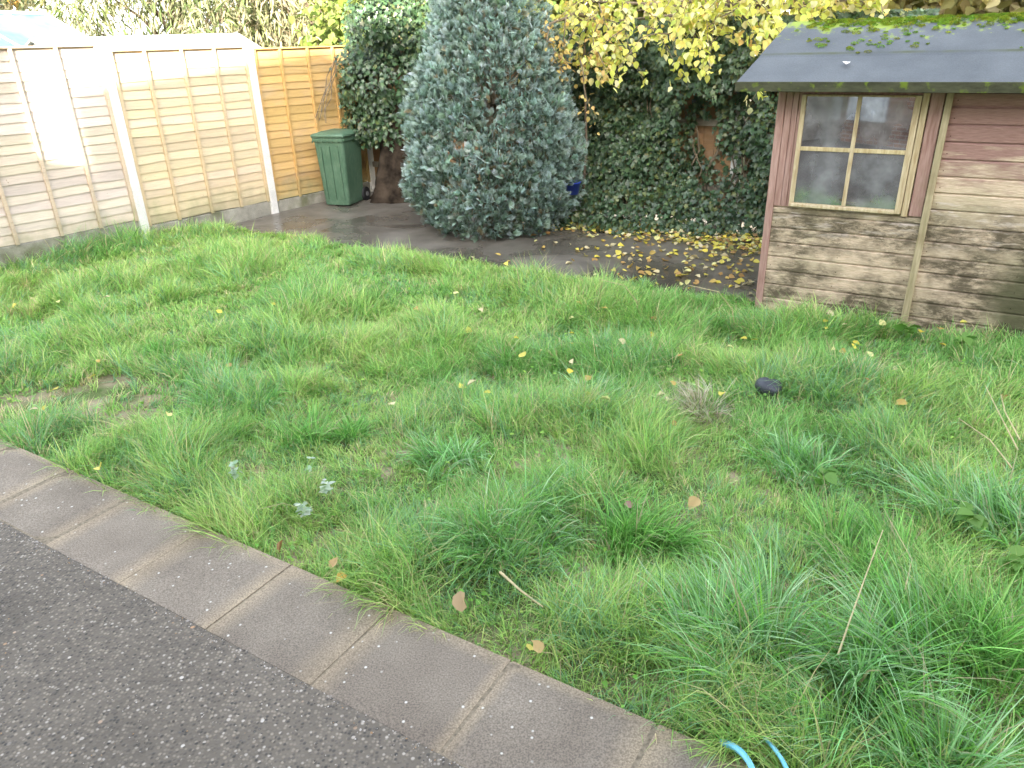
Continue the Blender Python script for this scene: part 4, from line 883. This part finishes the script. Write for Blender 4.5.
me = cloud('litter', LEAF_V, LEAF_F, np.stack([x, y, .025+.07*np.clip(v-vb+.9, 0, 1)+rng.uniform(0, .04, n)], -1), np.array([0, -.15, 1.0])+rng.normal(0, .3, (n, 3)), rng.normal(0, 1, (n, 3)), rng.uniform(.03, .07, n), pick(LV_+[(.3, .2, .08), (.2, .2, .06)], n, .2))
tag(link('leaf_litter', me, m_litter), 'drift of yellow and brown leaves along the foot of the ivy hedge', 'leaf litter', kind='stuff')
for i in range(72):                    # strewn over the lawn
    px, py = (random.uniform(430, 1010), random.uniform(300, 400)) if i < 48 else (random.uniform(5, 700), random.uniform(285, 440))
    p = ground_at(px, py, .14)
    if not inside(np.array([p[0]]), np.array([p[1]]))[0]: continue
    leafobj('lawn_leaf', (p[0], p[1], .14+random.uniform(-.02, .03)), random.uniform(.04, .07), tuple(np.array(random.choice(LV_))*random.uniform(.8, 1.1)), 'small yellow or tan leaf caught in the grass blades', group='leaves strewn over the lawn')
for (px, py, s_, c_, lab) in ((101, 466, .07, (.72, .62, .15), 'bright yellow leaf on the grass near the left end of the patio edge'), (222, 313, .06, (.7, .6, .1), 'yellow leaf on the far lawn below the first full fence panel'),
      (168, 416, .06, (.75, .66, .25), 'pale yellow leaf at the right of the bare earth patch'), (283, 540, .055, (.3, .17, .07), 'brown leaf beside the closest silvery weed'),
      (331, 568, .05, (.55, .38, .18), 'tan leaf on the patio edge, left of a pair'), (345, 573, .05, (.66, .42, .1), 'orange leaf on the patio edge, right of a pair'),
      (462, 612, .085, (.42, .3, .16), 'curled dry brown leaf on the patio edge in the middle'), (529, 650, .055, (.66, .58, .15), 'yellow leaf on the patio edge near the slab joint'),
      (541, 653, .055, (.55, .4, .18), 'tan leaf touching the yellow one near the slab joint'), (698, 498, .07, (.5, .36, .16), 'upright tan leaf in the grass right of the lawn centre'),
      (632, 508, .05, (.32, .2, .16), 'purple-brown leaf in the grass above the big tussock'), (639, 589, .055, (.45, .3, .27), 'pinkish brown leaf in the grass left of the big patio corner tussock')):
    z_ = .16 if py < 520 else .11; p = ground_at(px, py, z_); leafobj('leaf', (p[0], p[1], z_), s_, c_, lab, tilt=.5)
p = None
lf = leafobj('leaf', (0, 0, 0), .07, (.75, .73, .68), 'single whitish leaf lying on the shed roof')
q = U*.42+V*.06+SO; lf.location = (float(q[0]), float(q[1]), roofpt(.42, .06)+.012)
# ---------------------------------------------------------------- odd things
p = ground_at(768, 392, .05); m_ball = plain('dark_rubber', (.05, .055, .07), .5, .4, 12, .2, .1)
b = MB(); vs = []; fs = []
for j in range(9):
    th = math.pi*j/8
    for i in range(18):
        a_ = 2*math.pi*i/18; r_ = .085*math.sin(th)*(1+.05*math.sin(3*a_)); vs.append((r_*math.cos(a_), r_*math.sin(a_), .062+.06*math.cos(th)-(.018*math.exp(-((math.cos(a_)*math.sin(th)-.3)**2)*6) if j < 4 else 0)))
for j in range(8):
    for i in range(18): fs.append((j*18+i, (j+1)*18+i, (j+1)*18+(i+1) % 18, j*18+(i+1) % 18))
b.add(vs, fs); tag(b.build('deflated_ball', m_ball, None, (float(p[0]), float(p[1]), .03), True), 'dark grey half-deflated ball sunk in the grass in front of the shed', 'ball')
pb = at_depth(572, 187, 8.95); b = MB(); r0, r1, hh = .075, .1, .13; k_ = 20; vs = []; fs = []
for (r_, z_) in ((r0, 0), (r1, hh), (r1+.008, hh), (r1+.008, hh+.012), (r1-.006, hh+.012), (r0-.006, .01)):
    for i in range(k_): a_ = 2*math.pi*i/k_; vs.append((r_*math.cos(a_), r_*math.sin(a_), z_))
for j in range(5):
    for i in range(k_): fs.append((j*k_+i, j*k_+(i+1) % k_, (j+1)*k_+(i+1) % k_, (j+1)*k_+i))
fs += [tuple(range(k_))[::-1], tuple(range(5*k_, 6*k_))]
b.add(vs, fs); tag(b.build('blue_tub', plain('blue_plastic', (.02, .05, .35), .4, .4, 10, .1, .05), None, (float(pb[0]), float(pb[1]), float(pb[2])-.08), True), 'small royal blue plastic tub caught in the greenery right of the cypress', 'tub')
# light blue plastic loop at the patio corner
k = NM('light_blue_plastic', .35, .5); k.col(k.mix(k.noise(20, 3), (.1, .45, .68), (.25, .62, .8))); m_hose = k.m
pts = [gp(722, 742, .10), gp(738, 748, .16), gp(752, 765, .17), gp(762, 800, .12), gp(775, 840, .1), gp(800, 845, .1), gp(800, 805, .13), gp(786, 765, .17), gp(772, 745, .16), gp(764, 738, .1)]
def smooth_pts(pts, it=3):
    for _ in range(it):
        q = [pts[0]]
        for a_, b_ in zip(pts[:-1], pts[1:]): a_, b_ = Vector(a_), Vector(b_); q += [a_*.75+b_*.25, a_*.25+b_*.75]
        pts = q+[pts[-1]]
    return pts
stem(smooth_pts(pts), 'loop of light blue plastic tube poking out of the grass at the bottom edge', .011, 'blue_tube', 'tube', m_hose)
